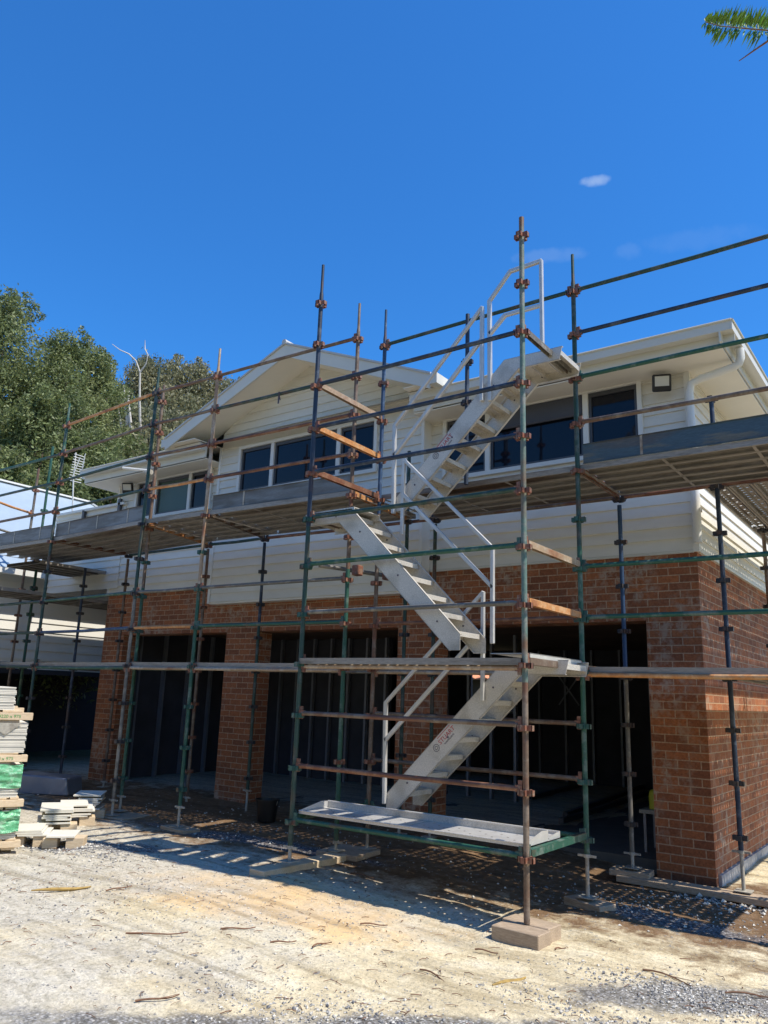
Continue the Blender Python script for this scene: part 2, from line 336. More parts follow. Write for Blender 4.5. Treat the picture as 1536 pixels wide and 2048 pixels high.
# small wisps of cloud, placed by direction in the sky
tc=N(nt,'ShaderNodeTexCoord'); vec=tc.outputs['Generated']
cl=None
for (px,py,sx,sz,st) in ((1192,362,.013,.005,.42),(1095,512,.035,.007,.10),(1258,505,.014,.008,.06),(1390,480,.05,.010,.04)):
    d=ray(px,py).normalized(); sub=N(nt,'ShaderNodeVectorMath',operation='SUBTRACT'); L(nt,vec,sub.inputs[0]); sub.inputs[1].default_value=d
    nz=N(nt,'ShaderNodeTexNoise'); nz.inputs['Scale'].default_value=60; nz.inputs['Detail'].default_value=6; L(nt,vec,nz.inputs['Vector'])
    dots=[]
    for ax_,s_ in ((r_,sx),(u_,sz)):
        dt=N(nt,'ShaderNodeVectorMath',operation='DOT_PRODUCT'); L(nt,sub.outputs[0],dt.inputs[0]); dt.inputs[1].default_value=ax_
        dv=N(nt,'ShaderNodeMath',operation='DIVIDE'); L(nt,dt.outputs['Value'],dv.inputs[0]); dv.inputs[1].default_value=s_
        p2=N(nt,'ShaderNodeMath',operation='MULTIPLY'); L(nt,dv.outputs[0],p2.inputs[0]); L(nt,dv.outputs[0],p2.inputs[1]); dots.append(p2.outputs[0])
    ad=N(nt,'ShaderNodeMath',operation='ADD'); L(nt,dots[0],ad.inputs[0]); L(nt,dots[1],ad.inputs[1])
    a2=N(nt,'ShaderNodeMath',operation='MULTIPLY_ADD'); L(nt,nz.outputs['Fac'],a2.inputs[0]); a2.inputs[1].default_value=-3.2; L(nt,ad.outputs[0],a2.inputs[2])
    mr=N(nt,'ShaderNodeMapRange'); L(nt,a2.outputs[0],mr.inputs['Value']); mr.interpolation_type='SMOOTHSTEP'
    mr.inputs['From Min'].default_value=-1.6; mr.inputs['From Max'].default_value=.4; mr.inputs['To Min'].default_value=st; mr.inputs['To Max'].default_value=0
    if cl is None: cl=mr.outputs[0]
    else:
        mm=N(nt,'ShaderNodeMath',operation='MAXIMUM'); L(nt,cl,mm.inputs[0]); L(nt,mr.outputs[0],mm.inputs[1]); cl=mm.outputs[0]
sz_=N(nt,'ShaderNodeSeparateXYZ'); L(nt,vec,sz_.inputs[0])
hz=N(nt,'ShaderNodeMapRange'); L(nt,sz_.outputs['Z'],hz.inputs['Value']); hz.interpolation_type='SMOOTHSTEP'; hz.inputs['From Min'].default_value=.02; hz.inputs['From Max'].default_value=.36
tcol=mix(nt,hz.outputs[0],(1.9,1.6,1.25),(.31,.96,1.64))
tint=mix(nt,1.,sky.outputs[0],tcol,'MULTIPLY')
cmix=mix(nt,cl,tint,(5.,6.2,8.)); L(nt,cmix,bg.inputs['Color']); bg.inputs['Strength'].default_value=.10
S.view_settings.view_transform='Standard'; S.view_settings.look='None'; S.view_settings.exposure=.28; S.view_settings.gamma=1

# ------------------------------------------------------------------ ground
def sm(a,b,x): t=min(1,max(0,(x-a)/(b-a))); return t*t*(3-2*t)
def gz(x,y):
    z=-.56+.10*sm(0,-2.6,x)
    z+=.05*sm(1.6,3.2,y)*sm(0,-1,x)
    return z
def gh(x,y):
    near=max(0,1-max(0,math.hypot(x+1,y)-9)/6)
    return gz(x,y)+near*((noise.noise(V((x*.9,y*.9,3)))*.024+noise.noise(V((x*2.1+y,y*4.1-x,1)))*.016+.007*math.sin((y-.55*x)*9+2*noise.noise(V((x,y,7))))*max(0,noise.noise(V((x*.6,y*.6,9)))+.3)+noise.noise(V((x*13,y*13,5)))*.006+noise.noise(V((x*31,y*31,8)))*.0035))
def axis(lo,hi,step,out):
    a=[lo+i*step for i in range(int((hi-lo)/step)+1)]; d=step; l=lo; h=hi
    L_=[];H_=[]
    while l>-out: d*=1.25; l-=d; h+=d; L_.append(l); H_.append(h)
    return L_[::-1]+a+H_
gx=axis(-7.5,3.2,.035,600); gy=axis(-3.6,3.4,.035,600)
vs=[(x,y,gh(x,y)) for y in gy for x in gx]; nx=len(gx)
fs=[(j*nx+i,j*nx+i+1,(j+1)*nx+i+1,(j+1)*nx+i) for j in range(len(gy)-1) for i in range(nx-1)]
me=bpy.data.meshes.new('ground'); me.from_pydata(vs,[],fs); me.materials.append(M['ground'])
me.polygons.foreach_set('use_smooth',[True]*len(fs)); g=link('ground',me); tag(g,kind='structure')
g['label']='sandy gravel yard with crushed stone'

# loose stones (nobody could count them)
def stones():
    rnd=np.random.RandomState(3); ico=[V(p).normalized() for p in [(0,0,1),(.9,0,.1),(-.4,.8,.05),(-.5,-.75,.1),(.1,.1,-.9)]]
    fc=[(0,1,2),(0,2,3),(0,3,1),(4,2,1),(4,3,2),(4,1,3)]
    vs=[];fs=[]
    patches=[(1.37,-.41,.6,.22,1500,.010),(.75,-1.11,.5,.16,350,.009),(.3,-2.0,.7,.2,1000,.010),(1.5,-1.3,.6,.35,1200,.010),(-5.1,-.68,.9,.28,1300,.014),(-1,-1.2,3.6,1.6,2400,.006),(-3,-1.6,1.8,.9,1500,.0085),(-.1,-2.3,1.1,.25,1200,.010),(.6,1.6,1.2,.5,500,.012),(-4,1.4,3,1.0,500,.013),(.9,2.3,.5,.25,240,.022)]
    for (x,y,rx,ry,n,sz) in patches:
        for _ in range(n):
            px=x+rnd.randn()*rx*.62; py=y+rnd.randn()*ry*.62
            if abs(px-.0)<.2 and abs(py)<.2: continue
            s=sz*(.45+1.1*rnd.rand()**2.2); a=rnd.rand()*6.28; ca,sa=math.cos(a),math.sin(a); z=gh(px,py)+s*.25
            k=len(vs); q=.6+.7*rnd.rand(); h=.5+.4*rnd.rand()
            for p in ico:
                X=p.x*s*q; Y=p.y*s; vs.append((px+X*ca-Y*sa,py+X*sa+Y*ca,z+p.z*s*h))
            fs+= [tuple(i+k for i in f) for f in fc]
    me=bpy.data.meshes.new('gravel'); me.from_pydata(vs,[],fs); me.materials.append(M['peb']); o=link('gravel',me)
    tag(o,'loose grey and white crushed stones scattered over the yard','gravel',kind='stuff')
stones()

# ------------------------------------------------------------------ scaffold
H=.495; TR=.0242
POS={'F2':(0,0),'F1':(-2.456,0),'R':(-.005,1.25),'M':(-2.487,1.27),'B':(-2.647,.93),'G':(-5.05,.845),'H':(-6.31,.80),'HH':(-6.50,1.06),'E':(-8.87,.97),'EL':(-11.15,.99),
 'IR':(-.03,2.53),'IM':(-2.47,2.5),'IB':(-2.84,2.39),'IG':(-5.48,2.42),'IH':(-6.72,2.40),'IE':(-8.85,2.45),'R2':(2.44,1.25),'I2':(1.03,2.5),'SI':(1.03,4.92),'SO':(2.16,2.5),'SO2':(2.16,4.92),'MID':(-1.29,1.246),'SI2':(1.03,7.36),'SO3':(2.16,7.36),
 'W1':(-11.62,2.12),'W2':(-11.25,2.15),'W3':(-9.88,2.3),'W4':(-11.05,2.03)}
# shared meshes
def lugmesh(mat,name):
    mb=MB()
    for a in range(4):
        c,s_=math.cos(a*math.pi/2),math.sin(a*math.pi/2)
        def rot(p): return (p[0]*c-p[1]*s_,p[0]*s_+p[1]*c,p[2])
        # V pressing: two cheeks and an outer bridge
        for (x0,y0,x1,y1) in ((.022,-.024,.068,-.017),(.022,.017,.068,.024),(.061,-.024,.068,.024)):
            vs=[rot((x,y,z)) for z in (-.022,.022) for y in (y0,y1) for x in (x0,x1)]
            mb.add(vs,[(0,2,3,1),(4,5,7,6),(0,1,5,4),(2,6,7,3),(0,4,6,2),(1,3,7,5)])
    me=mb.mesh(name); fixn(me); me.materials.append(mat); return me
LUG={k:lugmesh(M[v],'collar_'+k) for k,v in (('r','lug'),('d','lugd'),('g','lugg'))}
def jackmesh(h):
    mb=MB(); mb.tube([(0,0,.008),(0,0,h)],.0175,10); mb.box(-.075,-.075,0,.075,.075,.008)
    return mb
def standard(key,label,mat,k0,k1,zbot,ztop,lug='r',jack=0.,spigot=True,mat2=None,zsplit=None,tilt=(0,0)):
    x,y=POS[key]; root=empty('scaffold_standard',(x,y,zbot)); tag(root,label,'scaffold standard','upright standards of the scaffold')
    zt=zbot+(jack if jack else 0)
    if jack:
        jb=jackmesh(jack+.05); build(jb,'base_jack',M['jack'],root,smooth=True)
        nb=MB(); nb.tube([(0,0,jack-.03),(0,0,jack)],.032,8); nb.obox((-.085,0,jack-.015),(.085,0,jack-.015),.018,.02); build(nb,'jack_nut',M['jack'],root)
    top=ztop-zbot; tt=top
    sp=spigot and ztop>5.7
    if sp: tt=5.50-zbot
    segs=[(jack,tt,mat)]
    if zsplit: segs=[(jack,zsplit-zbot,mat),(zsplit-zbot,tt,mat2)]
    for a,b,mt in segs:
        mb=MB(); mb.tube([(0,0,a),(0,0,(a+b)/2),(0,0,b)],TR,12); build(mb,'tube',M[mt],root,smooth=True)
    if sp:
        mb=MB(); mb.tube([(0,0,tt),(0,0,tt+.06),(0,0,tt+.10),(0,0,top)],[TR,TR*.95,.0175,.0165],10); build(mb,'spigot',M[segs[-1][2]],root,smooth=True)
    for k in range(k0,k1+1):
        lg=lug if len(lug)==1 else (lug[0] if k<7 else lug[1])
        c=link('collar',LUG[lg],root,loc=(0,0,k*H-zbot),rot=(0,0,random.uniform(-.06,.06)))
    return root
standard('F2','front right standard of stair tower, tallest of all, on a thick timber block','brown',0,11,-.455,5.64,'r',0,False,'paleg',1.35)
standard('F1','green front left standard of stair tower, beside the low end of bottom tray','dkgreen',0,11,-.35,5.93,'gr',.14,True,'navy',2.9)
standard('R','green standard at back right of stair tower, left end of right-hand deck','green',0,11,-.48,5.90,'gr',.36,True,'dkgreen',2.7)
standard('M','brown standard at back left of stair tower with blue upper length','brown',0,11,-.40,5.95,'r',.2,True,'blue',3.3)
standard('B','green standard just left of the stair tower with rusty upper length','green',0,11,-.40,5.93,'r',.1,True,'brown',2.6)
standard('G','green standard with rusty orange upper half, on a shiny silver jack','green',0,11,-.43,5.88,'gr',.24,True,'tan',2.55)
standard('H','left standard of the close pair, dark green top, left of narrow bay','grey',0,11,-.43,5.86,'d',.2,True,'dkgreen',2.4)
standard('HH','right standard of the close pair, brown top, left of narrow bay','green',0,11,-.42,5.72,'gr',.2,True,'brown',2.6)
standard('E','far left outer standard with green pointed top against the trees','dkgreen',0,11,-.42,5.86,'dr',.1,True,'green',5.)
standard('EL','outer standard past the left edge of the yard stack','dkgreen',0,11,-.42,5.8,'d')
standard('IR','blue and grey inner standard in the big right garage opening','grey',0,7,-.42,3.40,'d',.15,False,'blue',1.6)
standard('IM','inner standard behind the stairs in front of the middle brick pier','dkgreen',0,7,-.42,3.42,'d',.15,False)
standard('IB','dark inner standard rising past the gable wall behind the stairs','dkgreen',0,8,-.42,4.45,'d',.15,False)
standard('IG','inner standard right of the left brick pier, dark with blue top','dkgreen',0,7,-.50,3.42,'d',.35,False,'navy',2.2)
standard('IH','rusty brown inner standard just left of the brick pier','brown',0,7,-.46,3.42,'r',.1,False)
standard('IE','dark brown inner standard at the house corner by the left wing','brown',0,7,-.42,3.42,'d',.1,False)
standard('R2','outer standard past the right edge of the picture','green',0,11,-.5,5.9,'g')
standard('I2','dark inner standard at the right house corner with pale jack','navy',0,9,-.47,4.42,'d',.36,False,'navy')
standard('SI','dark inner standard further back along the right side wall','brown',0,7,-.47,3.42,'d',.1,False)
standard('SI2','hindmost inner standard along the right side wall','brown',0,7,-.47,3.42,'d',.1,False)
standard('SO','outer side standard nearest the front on the right side','brown',0,7,-.47,3.42,'d',.1,False)
standard('SO2','outer side standard in the middle of the right side','brown',0,7,-.47,3.42,'d',.1,False)
standard('SO3','hindmost outer standard on the right side','brown',0,7,-.47,3.42,'d',.1,False)
standard('MID','short blue grey standard in front of the upper house wall behind stair top','navy',8,10,3.50,5.55,'d',0,False)
standard('W1','rust flecked standard with tall top in front of the white roof, leftmost','brown',0,10,-.42,5.4,'r',.1,False,'grey',3.6)
standard('W2','dark standard below the deck beside the left wing, second from the left','dkgreen',0,6,-.42,3.3,'d',.1,False)
standard('W3','black inner standard midway along the left wing','navy',0,6,-.42,3.3,'d',.1,False)
standard('W4','pale green standard in front of the white roof','green',0,10,-.42,5.75,'g',.1,False)

def end_wedge(mb,p,d,n=1):
    """hooked end fitting at p, pointing along d"""
    d=V(d).normalized(); q=V(p)+d*.045
    mb.obox(q+V((0,0,-.055)),q+V((0,0,.065)),.020,.036,up=d)
    mb.obox(q-d*.02,q+d*.04,.034,.052)
def ledger(a,b,k,mat,label,group='horizontal ledger and guard rail tubes',dz=0,lugm='lug'):
    A=V((*POS[a],k*H+.025+dz)); B=V((*POS[b],k*H+.025+dz)); d=(B-A).normalized()
    root=empty('scaffold_rail',A); tag(root,label,'scaffold rail',group)
    mb=MB(); P=d*.06; Q=(B-A)-d*.06; mb.tube([P,(P+Q)/2+V((0,0,random.uniform(-.012,.004))),Q],TR*.93,10); build(mb,'tube',M[mat],root,smooth=True)
    mb=MB(); end_wedge(mb,(0,0,0),d); build(mb,'end_hook',M[lugm],root)
    mb=MB(); end_wedge(mb,(B-A),-d); build(mb,'end_hook',M[lugm],root)
    return root
def transom(a,b,k,mat,label,dz=0,lugm='lug',w=.046):
    A=V((*POS[a],k*H+.04+dz)); B=V((*POS[b],k*H+.04+dz)); d=(B-A).normalized()
    root=empty('scaffold_transom',A); tag(root,label,'scaffold transom','cross transoms of the scaffold')
    mb=MB(); P=d*.055; Q=(B-A)-d*.055
    mb.obox(P,Q,w,.006,off=(0,.027)); mb.obox(P,Q,.006,.052,off=(-w/2+.003,-.002)); mb.obox(P,Q,.006,.052,off=(w/2-.003,-.002)); build(mb,'bar',M[mat],root)
    mb=MB(); end_wedge(mb,(0,0,0),d); build(mb,'end_hook',M[lugm],root)
    mb=MB(); end_wedge(mb,(B-A),-d); build(mb,'end_hook',M[lugm],root)
    return root
ordn=['lowest','second','third','fourth','fifth','sixth','seventh','eighth','ninth','tenth']
CN={'green':'green','dkgreen':'dark green','navy':'navy','blue':'blue','brown':'brown','grey':'grey','rust':'rusty','orange':'orange rust','tan':'tan'}
def run(a,b,where,items,tr=False,lm='lug'):
    items=sorted(items,key=lambda t:t[0]); n=len(items)
    for i,(k,mat) in enumerate(items):
        pos='only' if n==1 else ('lowest' if i==0 else 'highest' if i==n-1 else ordn[i]+' from the bottom')
        lab='%s %s %s, %s'%(CN[mat],'crossbar' if tr else 'rail tube',where,pos)
        (transom if tr else ledger)(a,b,k,mat,lab,lugm=('lugg' if mat in('green',) else lm))
run('F1','F2','across the front of the stair tower',[(0,'green'),(1,'rust'),(2,'brown'),(4,'grey'),(5,'green'),(6,'dkgreen'),(7,'navy'),(8,'navy'),(9,'navy')])
run('M','R','across the back of the stair tower',[(0,'green'),(1,'brown'),(2,'brown'),(4,'rust'),(11,'dkgreen')])
run('B','G','of the bay left of the stairs',[(4,'green'),(5,'grey'),(8,'rust'),(9,'rust'),(10,'dkgreen'),(11,'brown')])
run('G','H','of the narrow left bay',[(4,'orange'),(5,'grey'),(8,'orange'),(9,'brown'),(10,'brown'),(11,'brown')])
run('H','E','of the far left bay',[(4,'blue'),(5,'green'),(8,'dkgreen'),(9,'dkgreen'),(10,'brown'),(11,'orange')])
run('E','EL','running out at the left edge',[(4,'dkgreen'),(5,'dkgreen'),(8,'brown'),(9,'dkgreen'),(10,'green')])
run('R','R2','of the right-hand bay',[(4,'green'),(5,'green'),(8,'brown'),(9,'green'),(10,'navy'),(11,'dkgreen')])
run('IM','IR','along the wall under the deck behind the stairs',[(7,'brown')],lm='lugd')
run('IG','IM','along the gable wall under the deck',[(7,'rust'),(3,'grey')],lm='lugd')
run('IG','IH','by the left pier under the deck',[(7,'dkgreen')],lm='lugd')
run('IE','IH','at the left garage opening',[(7,'dkgreen'),(3,'dkgreen')],lm='lugd')
run('IR','I2','under the inner edge of the right deck',[(7,'rust'),(3,'orange')],lm='lugd')
run('W1','EL','in front of the white roof',[(8,'grey'),(9,'orange')])
run('F1','M','on the left end of the stair tower',[(0,'green'),(3,'brown'),(6,'brown'),(7,'rust'),(8,'orange'),(9,'tan')],True)
run('F2','R','on the right end of the stair tower',[(0,'paleg' if False else 'green'),(3,'brown'),(4,'orange'),(5,'tan'),(9,'grey')],True)
run('R','IR','under the decks at the right of the stairs',[(3,'orange'),(7,'rust')],True,'lugd')
run('B','IB','under the decks at the left of the stairs',[(3,'brown'),(7,'orange')],True,'lugd')
run('G','IG','under the decks at the tan standard',[(3,'brown'),(7,'brown')],True,'lugd')
run('H','IH','under the decks at the close pair',[(3,'brown'),(7,'orange')],True,'lugd')
run('E','IE','under the decks at the far left',[(3,'brown'),(7,'rust')],True,'lugd')
run('R2','SO','under the right deck outside the picture',[(3,'brown'),(7,'rust')],True,'lugd')
run('I2','SO','of the side decks near the corner',[(3,'brown'),(7,'rust')],True,'lugd')
run('SI','SO2','of the side decks farther back',[(3,'brown'),(7,'rust')],True,'lugd')
for a,b,m_,lb in (('R','R2','orange','at the right'),('B','G','tan','left of the stairs'),('G','H','tan','in the narrow bay'),('H','E','green','in the far left bay'),('E','EL','dkgreen','at the left edge'),('F1','F2','tan','across the tower front'),('M','R','tan','behind the stair tower')):
    ledger(a,b,3,m_,'%s ledger tube directly beneath the lower deck %s'%(CN[m_],lb),dz=-.045)
# short stub braces at the left of stair tower
tie=empty('tie_tube',(-2.9,1.0,2.56)); mb=MB(); mb.tube([(-.12,-.15,.1),(.62,.6,.0)],TR,10); build(mb,'tube',M['grey'],tie,smooth=True)
mb=MB(); mb.box(.17,.10,.0,.27,.20,.12); mb.box(.42,.36,-.03,.52,.46,.09); build(mb,'clamp',M['lug'],tie,bevel=.01); tag(tie,'short grey brown tie tube clamped across left back of the stair tower','tie tube')

# ---- steel planks
def plankmesh(length,name,mat):
    mb=MB(); w=.225; h=.058; nx=int(length/.1); t=.0
    xs=[0]
    for i in range(nx):
        c=(i+.5)*length/nx; xs+= [c-.012,c+.012]
    xs.append(length)
    ys=[-w/2,-.082,-.058,-.012,.012,.058,.082,w/2]
    hole={1,3,5}
    idx={}
    vs=[(x,y,0) for y in ys for x in xs]; n=len(xs); fs=[]
    for j in range(len(ys)-1):
        for i in range(n-1):
            if j in hole and i%2==1 and (j!=3 or (i//2)%2): continue
            fs.append((j*n+i,j*n+i+1,(j+1)*n+i+1,(j+1)*n+i))
    mb.add(vs,fs)
    L_=length
    for s_ in (-1,1):
        y=s_*w/2
        mb.add([(0,y,0),(L_,y,0),(L_,y,-h),(0,y,-h)],[(0,1,2,3)])
        mb.add([(0,y,-h),(L_,y,-h),(L_,y-s_*.022,-h),(0,y-s_*.022,-h)],[(0,1,2,3)])
        mb.add([(0,y-s_*.022,-h),(L_,y-s_*.022,-h),(L_,y-s_*.022,-h+.014),(0,y-s_*.022,-h+.014)],[(0,1,2,3)])
        # pressed ribs on the underside
    for y in (-.037,.037):
        mb.add([(0,y-.010,0.0),(L_,y-.010,0.0),(L_,y-.006,-.016),(0,y-.006,-.016)],[(0,1,2,3)])
        mb.add([(0,y-.006,-.016),(L_,y-.006,-.016),(L_,y+.006,-.016),(0,y+.006,-.016)],[(0,1,2,3)])
        mb.add([(0,y+.006,-.016),(L_,y+.006,-.016),(L_,y+.010,0.0),(0,y+.010,0.0)],[(0,1,2,3)])
    for x in (.004,L_*.33,L_*.66,L_-.034):
        mb.box(x,-w/2+.002,-h+.002,x+.03,w/2-.002,-h+.006)
    me=mb.mesh(name); me.materials.append(mat); return me
PL={2.42:plankmesh(2.40,'plank_long',M['plank']),1.24:plankmesh(1.22,'plank_short',M['plank'])}
wordn=['first','second','third','fourth','fifth','sixth']
def deck(a,b,k,n,where,y0=None,length=2.42,dz=.075,step=.232,shift=0,first='outer edge',skip=()):
    A=V(POS[a]); B=V(POS[b])
    if A.x>B.x: A,B=B,A
    d=(B-A); ang=math.atan2(d.y,d.x); ln=d.length
    for i in range(n):
        if i in skip: continue
        y=(y0 if y0 is not None else 0)+.13+i*step
        root=link('steel_plank',PL[length],loc=(A.x+.02+shift,A.y+y,k*H+dz+random.uniform(-.002,.002)),rot=(random.uniform(-.004,.004),0,ang+random.uniform(-.001,.001)))
        root.scale=((ln-.035)/(length-.02),1,1)
        nm='%s from the %s'%(wordn[i],first) if i else 'at the %s'%first
        tag(root,'galvanised steel plank %s, %s'%(where,nm),'steel plank','galvanised steel planks of the decks')
deck('R','R2',7,5,'of the upper right deck')
deck('M','R',7,5,'of the upper deck behind the stairs')
deck('G','B',7,6,'of the upper deck at the gable')
deck('H','G',7,6,'of the upper deck in the narrow bay',length=1.24)
deck('E','H',7,6,'of the upper far left deck')
deck('EL','E',7,6,'of the upper deck at the left edge')
deck('R','R2',3,2,'of the lower right deck',dz=.055)
deck('R','R2',3,3,'of the lower right deck near the wall',y0=.5,dz=.055,first='middle')
deck('M','R',3,2,'of the lower deck behind the stairs',y0=.0,dz=.055)
deck('G','B',3,2,'of the lower deck left of the stairs',dz=.055)
deck('H','G',3,2,'of the lower deck in the narrow bay',length=1.24,dz=.055)
deck('E','H',3,2,'of the lower far left deck',dz=.055)
deck('EL','E',3,2,'of the lower deck at the left edge',dz=.055)
deck('F1','F2',3,1,'of the first landing across tower front',y0=-.06,dz=.06)
# side decks along y
def sidedeck(k,x0,n,where,ya,yb,dz=.07):
    for i in range(n):
        root=link('steel_plank',PL[2.42],loc=(x0+.115+i*.232,ya,k*H+dz),rot=(0,0,math.pi/2)); root.scale=((yb-ya-.03)/2.40,1,1)
        nm='%s from the wall'%wordn[i] if i else 'beside the wall'
        tag(root,'galvanised steel plank %s, %s'%(where,nm),'steel plank','galvanised steel planks of the decks')
for k,nm in ((7,'upper'),(3,'lower')):
    sidedeck(k,.93 if k==3 else .90,5,'of the %s right side deck near the corner'%nm,2.56,4.92)
    sidedeck(k,.93 if k==3 else .90,5,'of the %s right side deck farther back'%nm,4.94,7.36)
# wing side decks (left)
for j,(k,zz) in enumerate(((6,.30),(5,.24),(3,0.))):
    for i in range(4):
        root=link('steel_plank',PL[2.42],loc=(-11.0+i*.27,.3+(1.2 if j==0 else .0),k*H+.07+zz),rot=(0,0,math.pi/2)); root.scale=(1.6,1.2,1)
        tag(root,'weathered steel plank of the %s wing deck, %s from the wall'%(['top','middle','low'][j],wordn[i]),'steel plank','galvanised steel planks of the decks')

# toe boards
def toe(ax,ay,bx,by,z,h,mat,label,n=3):
    d=(V((bx,by,0))-V((ax,ay,0))); ln=d.length; root=empty('toe_board',(ax,ay,z),(0,0,math.atan2(d.y,d.x))); tag(root,label,'toe board','steel toe boards on deck edges')
    mb=MB(); mb.box(0,-.002,0,ln,.002,h); mb.box(0,-.016,h-.003,ln,.002,h); mb.box(0,-.02,-.003,ln,.002,0); build(mb,'board',M[mat],root)
    mb=MB()
    for i in range(n):
        x=ln*(i+.5)/n; mb.box(x-.012,-.007,.002,x+.012,-.002,h-.004)
    build(mb,'bracket',M['jack'],root)
    return root
toe(.05,1.27,2.40,1.27,3.545,.205,'toeb','blue grey toe board along the upper right deck, below the floodlight',2)
toe(-4.98,.89,-2.70,.96,3.545,.20,'toe','speckled toe board in front of the wide gable window',2)
toe(-8.83,1.0,-6.36,.84,3.545,.22,'toe','grey toe board on the far left deck below the floodlight',3)
toe(-11.3,1.01,-8.9,1.0,3.545,.22,'toe','grey toe board on the deck at the left picture edge',3)
toe(-2.2,2.52,-.1,2.55,3.545,.10,'toe','low dark toe board behind the stairs below the right window',1)

# ------------------------------------------------------------------ aluminium stairs
def stair(root_loc,z0,mirror,ynear,label,name,platend):
    """flight: rises 1.485 over 1.26. local coordinates are world ones, root empty at base"""
    root=empty('stair_flight',root_loc); tag(root,label,'stair flight','aluminium stair flights of the tower'); o=V(root_loc)
    X=(lambda x:x) if not mirror else (lambda x:-2.455-x)
    w=.50
    for side in (0,1):
        y=ynear+side*(w-.03); mb=MB()
        # profile in x,z: 45 degree stringer then a level top
        zt=lambda x:x+2.065+z0
        xb=-1.79; xk=-.50; zk=zt(xk); ztop=zk+.0
        th=.25
        top=[(xb,zt(xb)),(xk,zk),(.12,zk+.0)]; bot=[(.09,zk-.125),(xk+.155,zk-.125),(xb+.11,zt(xb)-.14),(xb,zt(xb)-.14)]
        poly=[(X(a)-o.x,b-o.z) for a,b in top+bot]
        mb.prism(poly,'y',y-o.y,y-o.y+.006)
        # flanges
        fy0,fy1=(y-o.y,y-o.y+.03) if side==0 else (y-o.y-.024,y-o.y+.006)
        for (p,q_) in (((xb,zt(xb)),(xk,zk)),((xk,zk),(.12,zk)),((xb+.11,zt(xb)-.14),(xk+.155,zk-.125)),((xk+.155,zk-.125),(.09,zk-.125))):
            a=V((X(p[0])-o.x,(fy0+fy1)/2,p[1]-o.z)); b=V((X(q_[0])-o.x,(fy0+fy1)/2,q_[1]-o.z)); mb.obox(a,b,.03,.005,up=(0,0,1))
        build(mb,'stringer',M['alu'],root)
        bb=MB()
        for (bx_,bz_) in ((-1.55,.12),(-1.1,.12),(-.62,.13),(-.3,.06)):
            zz=(zt(bx_) if bx_<xk else zk)-bz_
            yy=(y-.004 if side==0 else y-.0045)-o.y
            bb.tube([(X(bx_)-o.x,yy,zz-o.z),(X(bx_)-o.x,yy+.003,zz-o.z)],.010,8)
        build(bb,'bolt',M['ink'],root)
    for i in range(8):
        xx=-1.70+i*.1775; zz=xx+2.065+z0-.055
        xc=X(xx)-o.x; dpt=.19; x0=xc-(.04 if not mirror else dpt-.04); x1=x0+dpt
        mb=MB(); yy0=ynear-o.y+.008; yy1=ynear-o.y+w-.034
        if i<7:
            mb.box(x0,yy0,zz-o.z-.004,x1,yy1,zz-o.z)
            for fx in (x0,x1-.005): mb.box(fx,yy0,zz-o.z-.045,fx+.005,yy1,zz-o.z-.004)
            for rx in range(6): mb.box(x0+.02+rx*.028,yy0,zz-o.z,x0+.026+rx*.028,yy1,zz-o.z+.004)
            mb.box(x0+dpt*.45,yy0,zz-o.z-.03,x0+dpt*.45+.005,yy1,zz-o.z-.004)
            build(mb,'tread',M['alu'],root)
    # level top: three planks
    mb=MB(); zz=z0+1.565-.03
    for i in range(3):
        a=-.44+i*.185; xa,xb_=sorted((X(a),X(a+.17))); mb.box(xa-o.x,ynear-o.y+.008,zz-o.z-.004,xb_-o.x,ynear-o.y+w-.034,zz-o.z)
        for fx in (xa,xb_-.006): mb.box(fx-o.x,ynear-o.y+.008,zz-o.z-.05,fx-o.x+.006,ynear-o.y+w-.034,zz-o.z-.004)
    build(mb,'top_step',M['alu'],root)
    return root,X,o
def handrail(root,o,y,segs,r=.018,mat='alub',name='handrail'):
    for pts in segs:
        mb=MB()
        for q_,(a,b) in enumerate(zip(pts[:-1],pts[1:])):
            r_h=r*(1,.93,.97,.9)[q_%4]
            A=V((a[0]-o.x,y-o.y,a[1]-o.z)); B=V((b[0]-o.x,y-o.y,b[1]-o.z)); d=(B-A).normalized()*r*.9
            mb.obox(A-d*.5,B+d*.5,r_h*2,r_h*2,up=(0,1,0))
        build(mb,name,M[mat],root,bevel=.004)
# flight 1
r1,X1,o1=stair((-1.75,.62,.09),0,False,.62,'lowest stair flight rising right from the bottom tray, with red emblem','f',0)
handrail(r1,o1,.60,[[(-1.80,.19),(-1.82,1.14),(-.72,2.20),(-.72,1.20)],[(-1.81,.78),(-.73,1.84)]])
r2,X2,o2=stair((-.6,.08,1.55),1.485,True,.08,'middle stair flight rising left across the tower front','f',0)
handrail(r2,o2,.565,[[(-.60,1.72),(-.60,2.62),(-1.66,3.66),(-1.66,2.85)],[(-.60,2.24),(-1.66,3.28)]])
r3,X3,o3=stair((-1.75,.62,3.06),2.985,False,.62,'upper stair flight rising right to the top of the tower','f',0)
handrail(r3,o3,.60,[[(-1.80,3.10),(-1.82,4.08),(-.745,5.19),(-.745,4.16)],[(-1.81,3.74),(-.75,4.83)]],.020)
handrail(r3,o3,.62,[[(-.66,4.15),(-.67,5.25),(-.43,5.52),(-.085,5.53),(-.085,4.56)],[(-.66,4.88),(-.49,5.04),(-.09,5.04)]],.020)
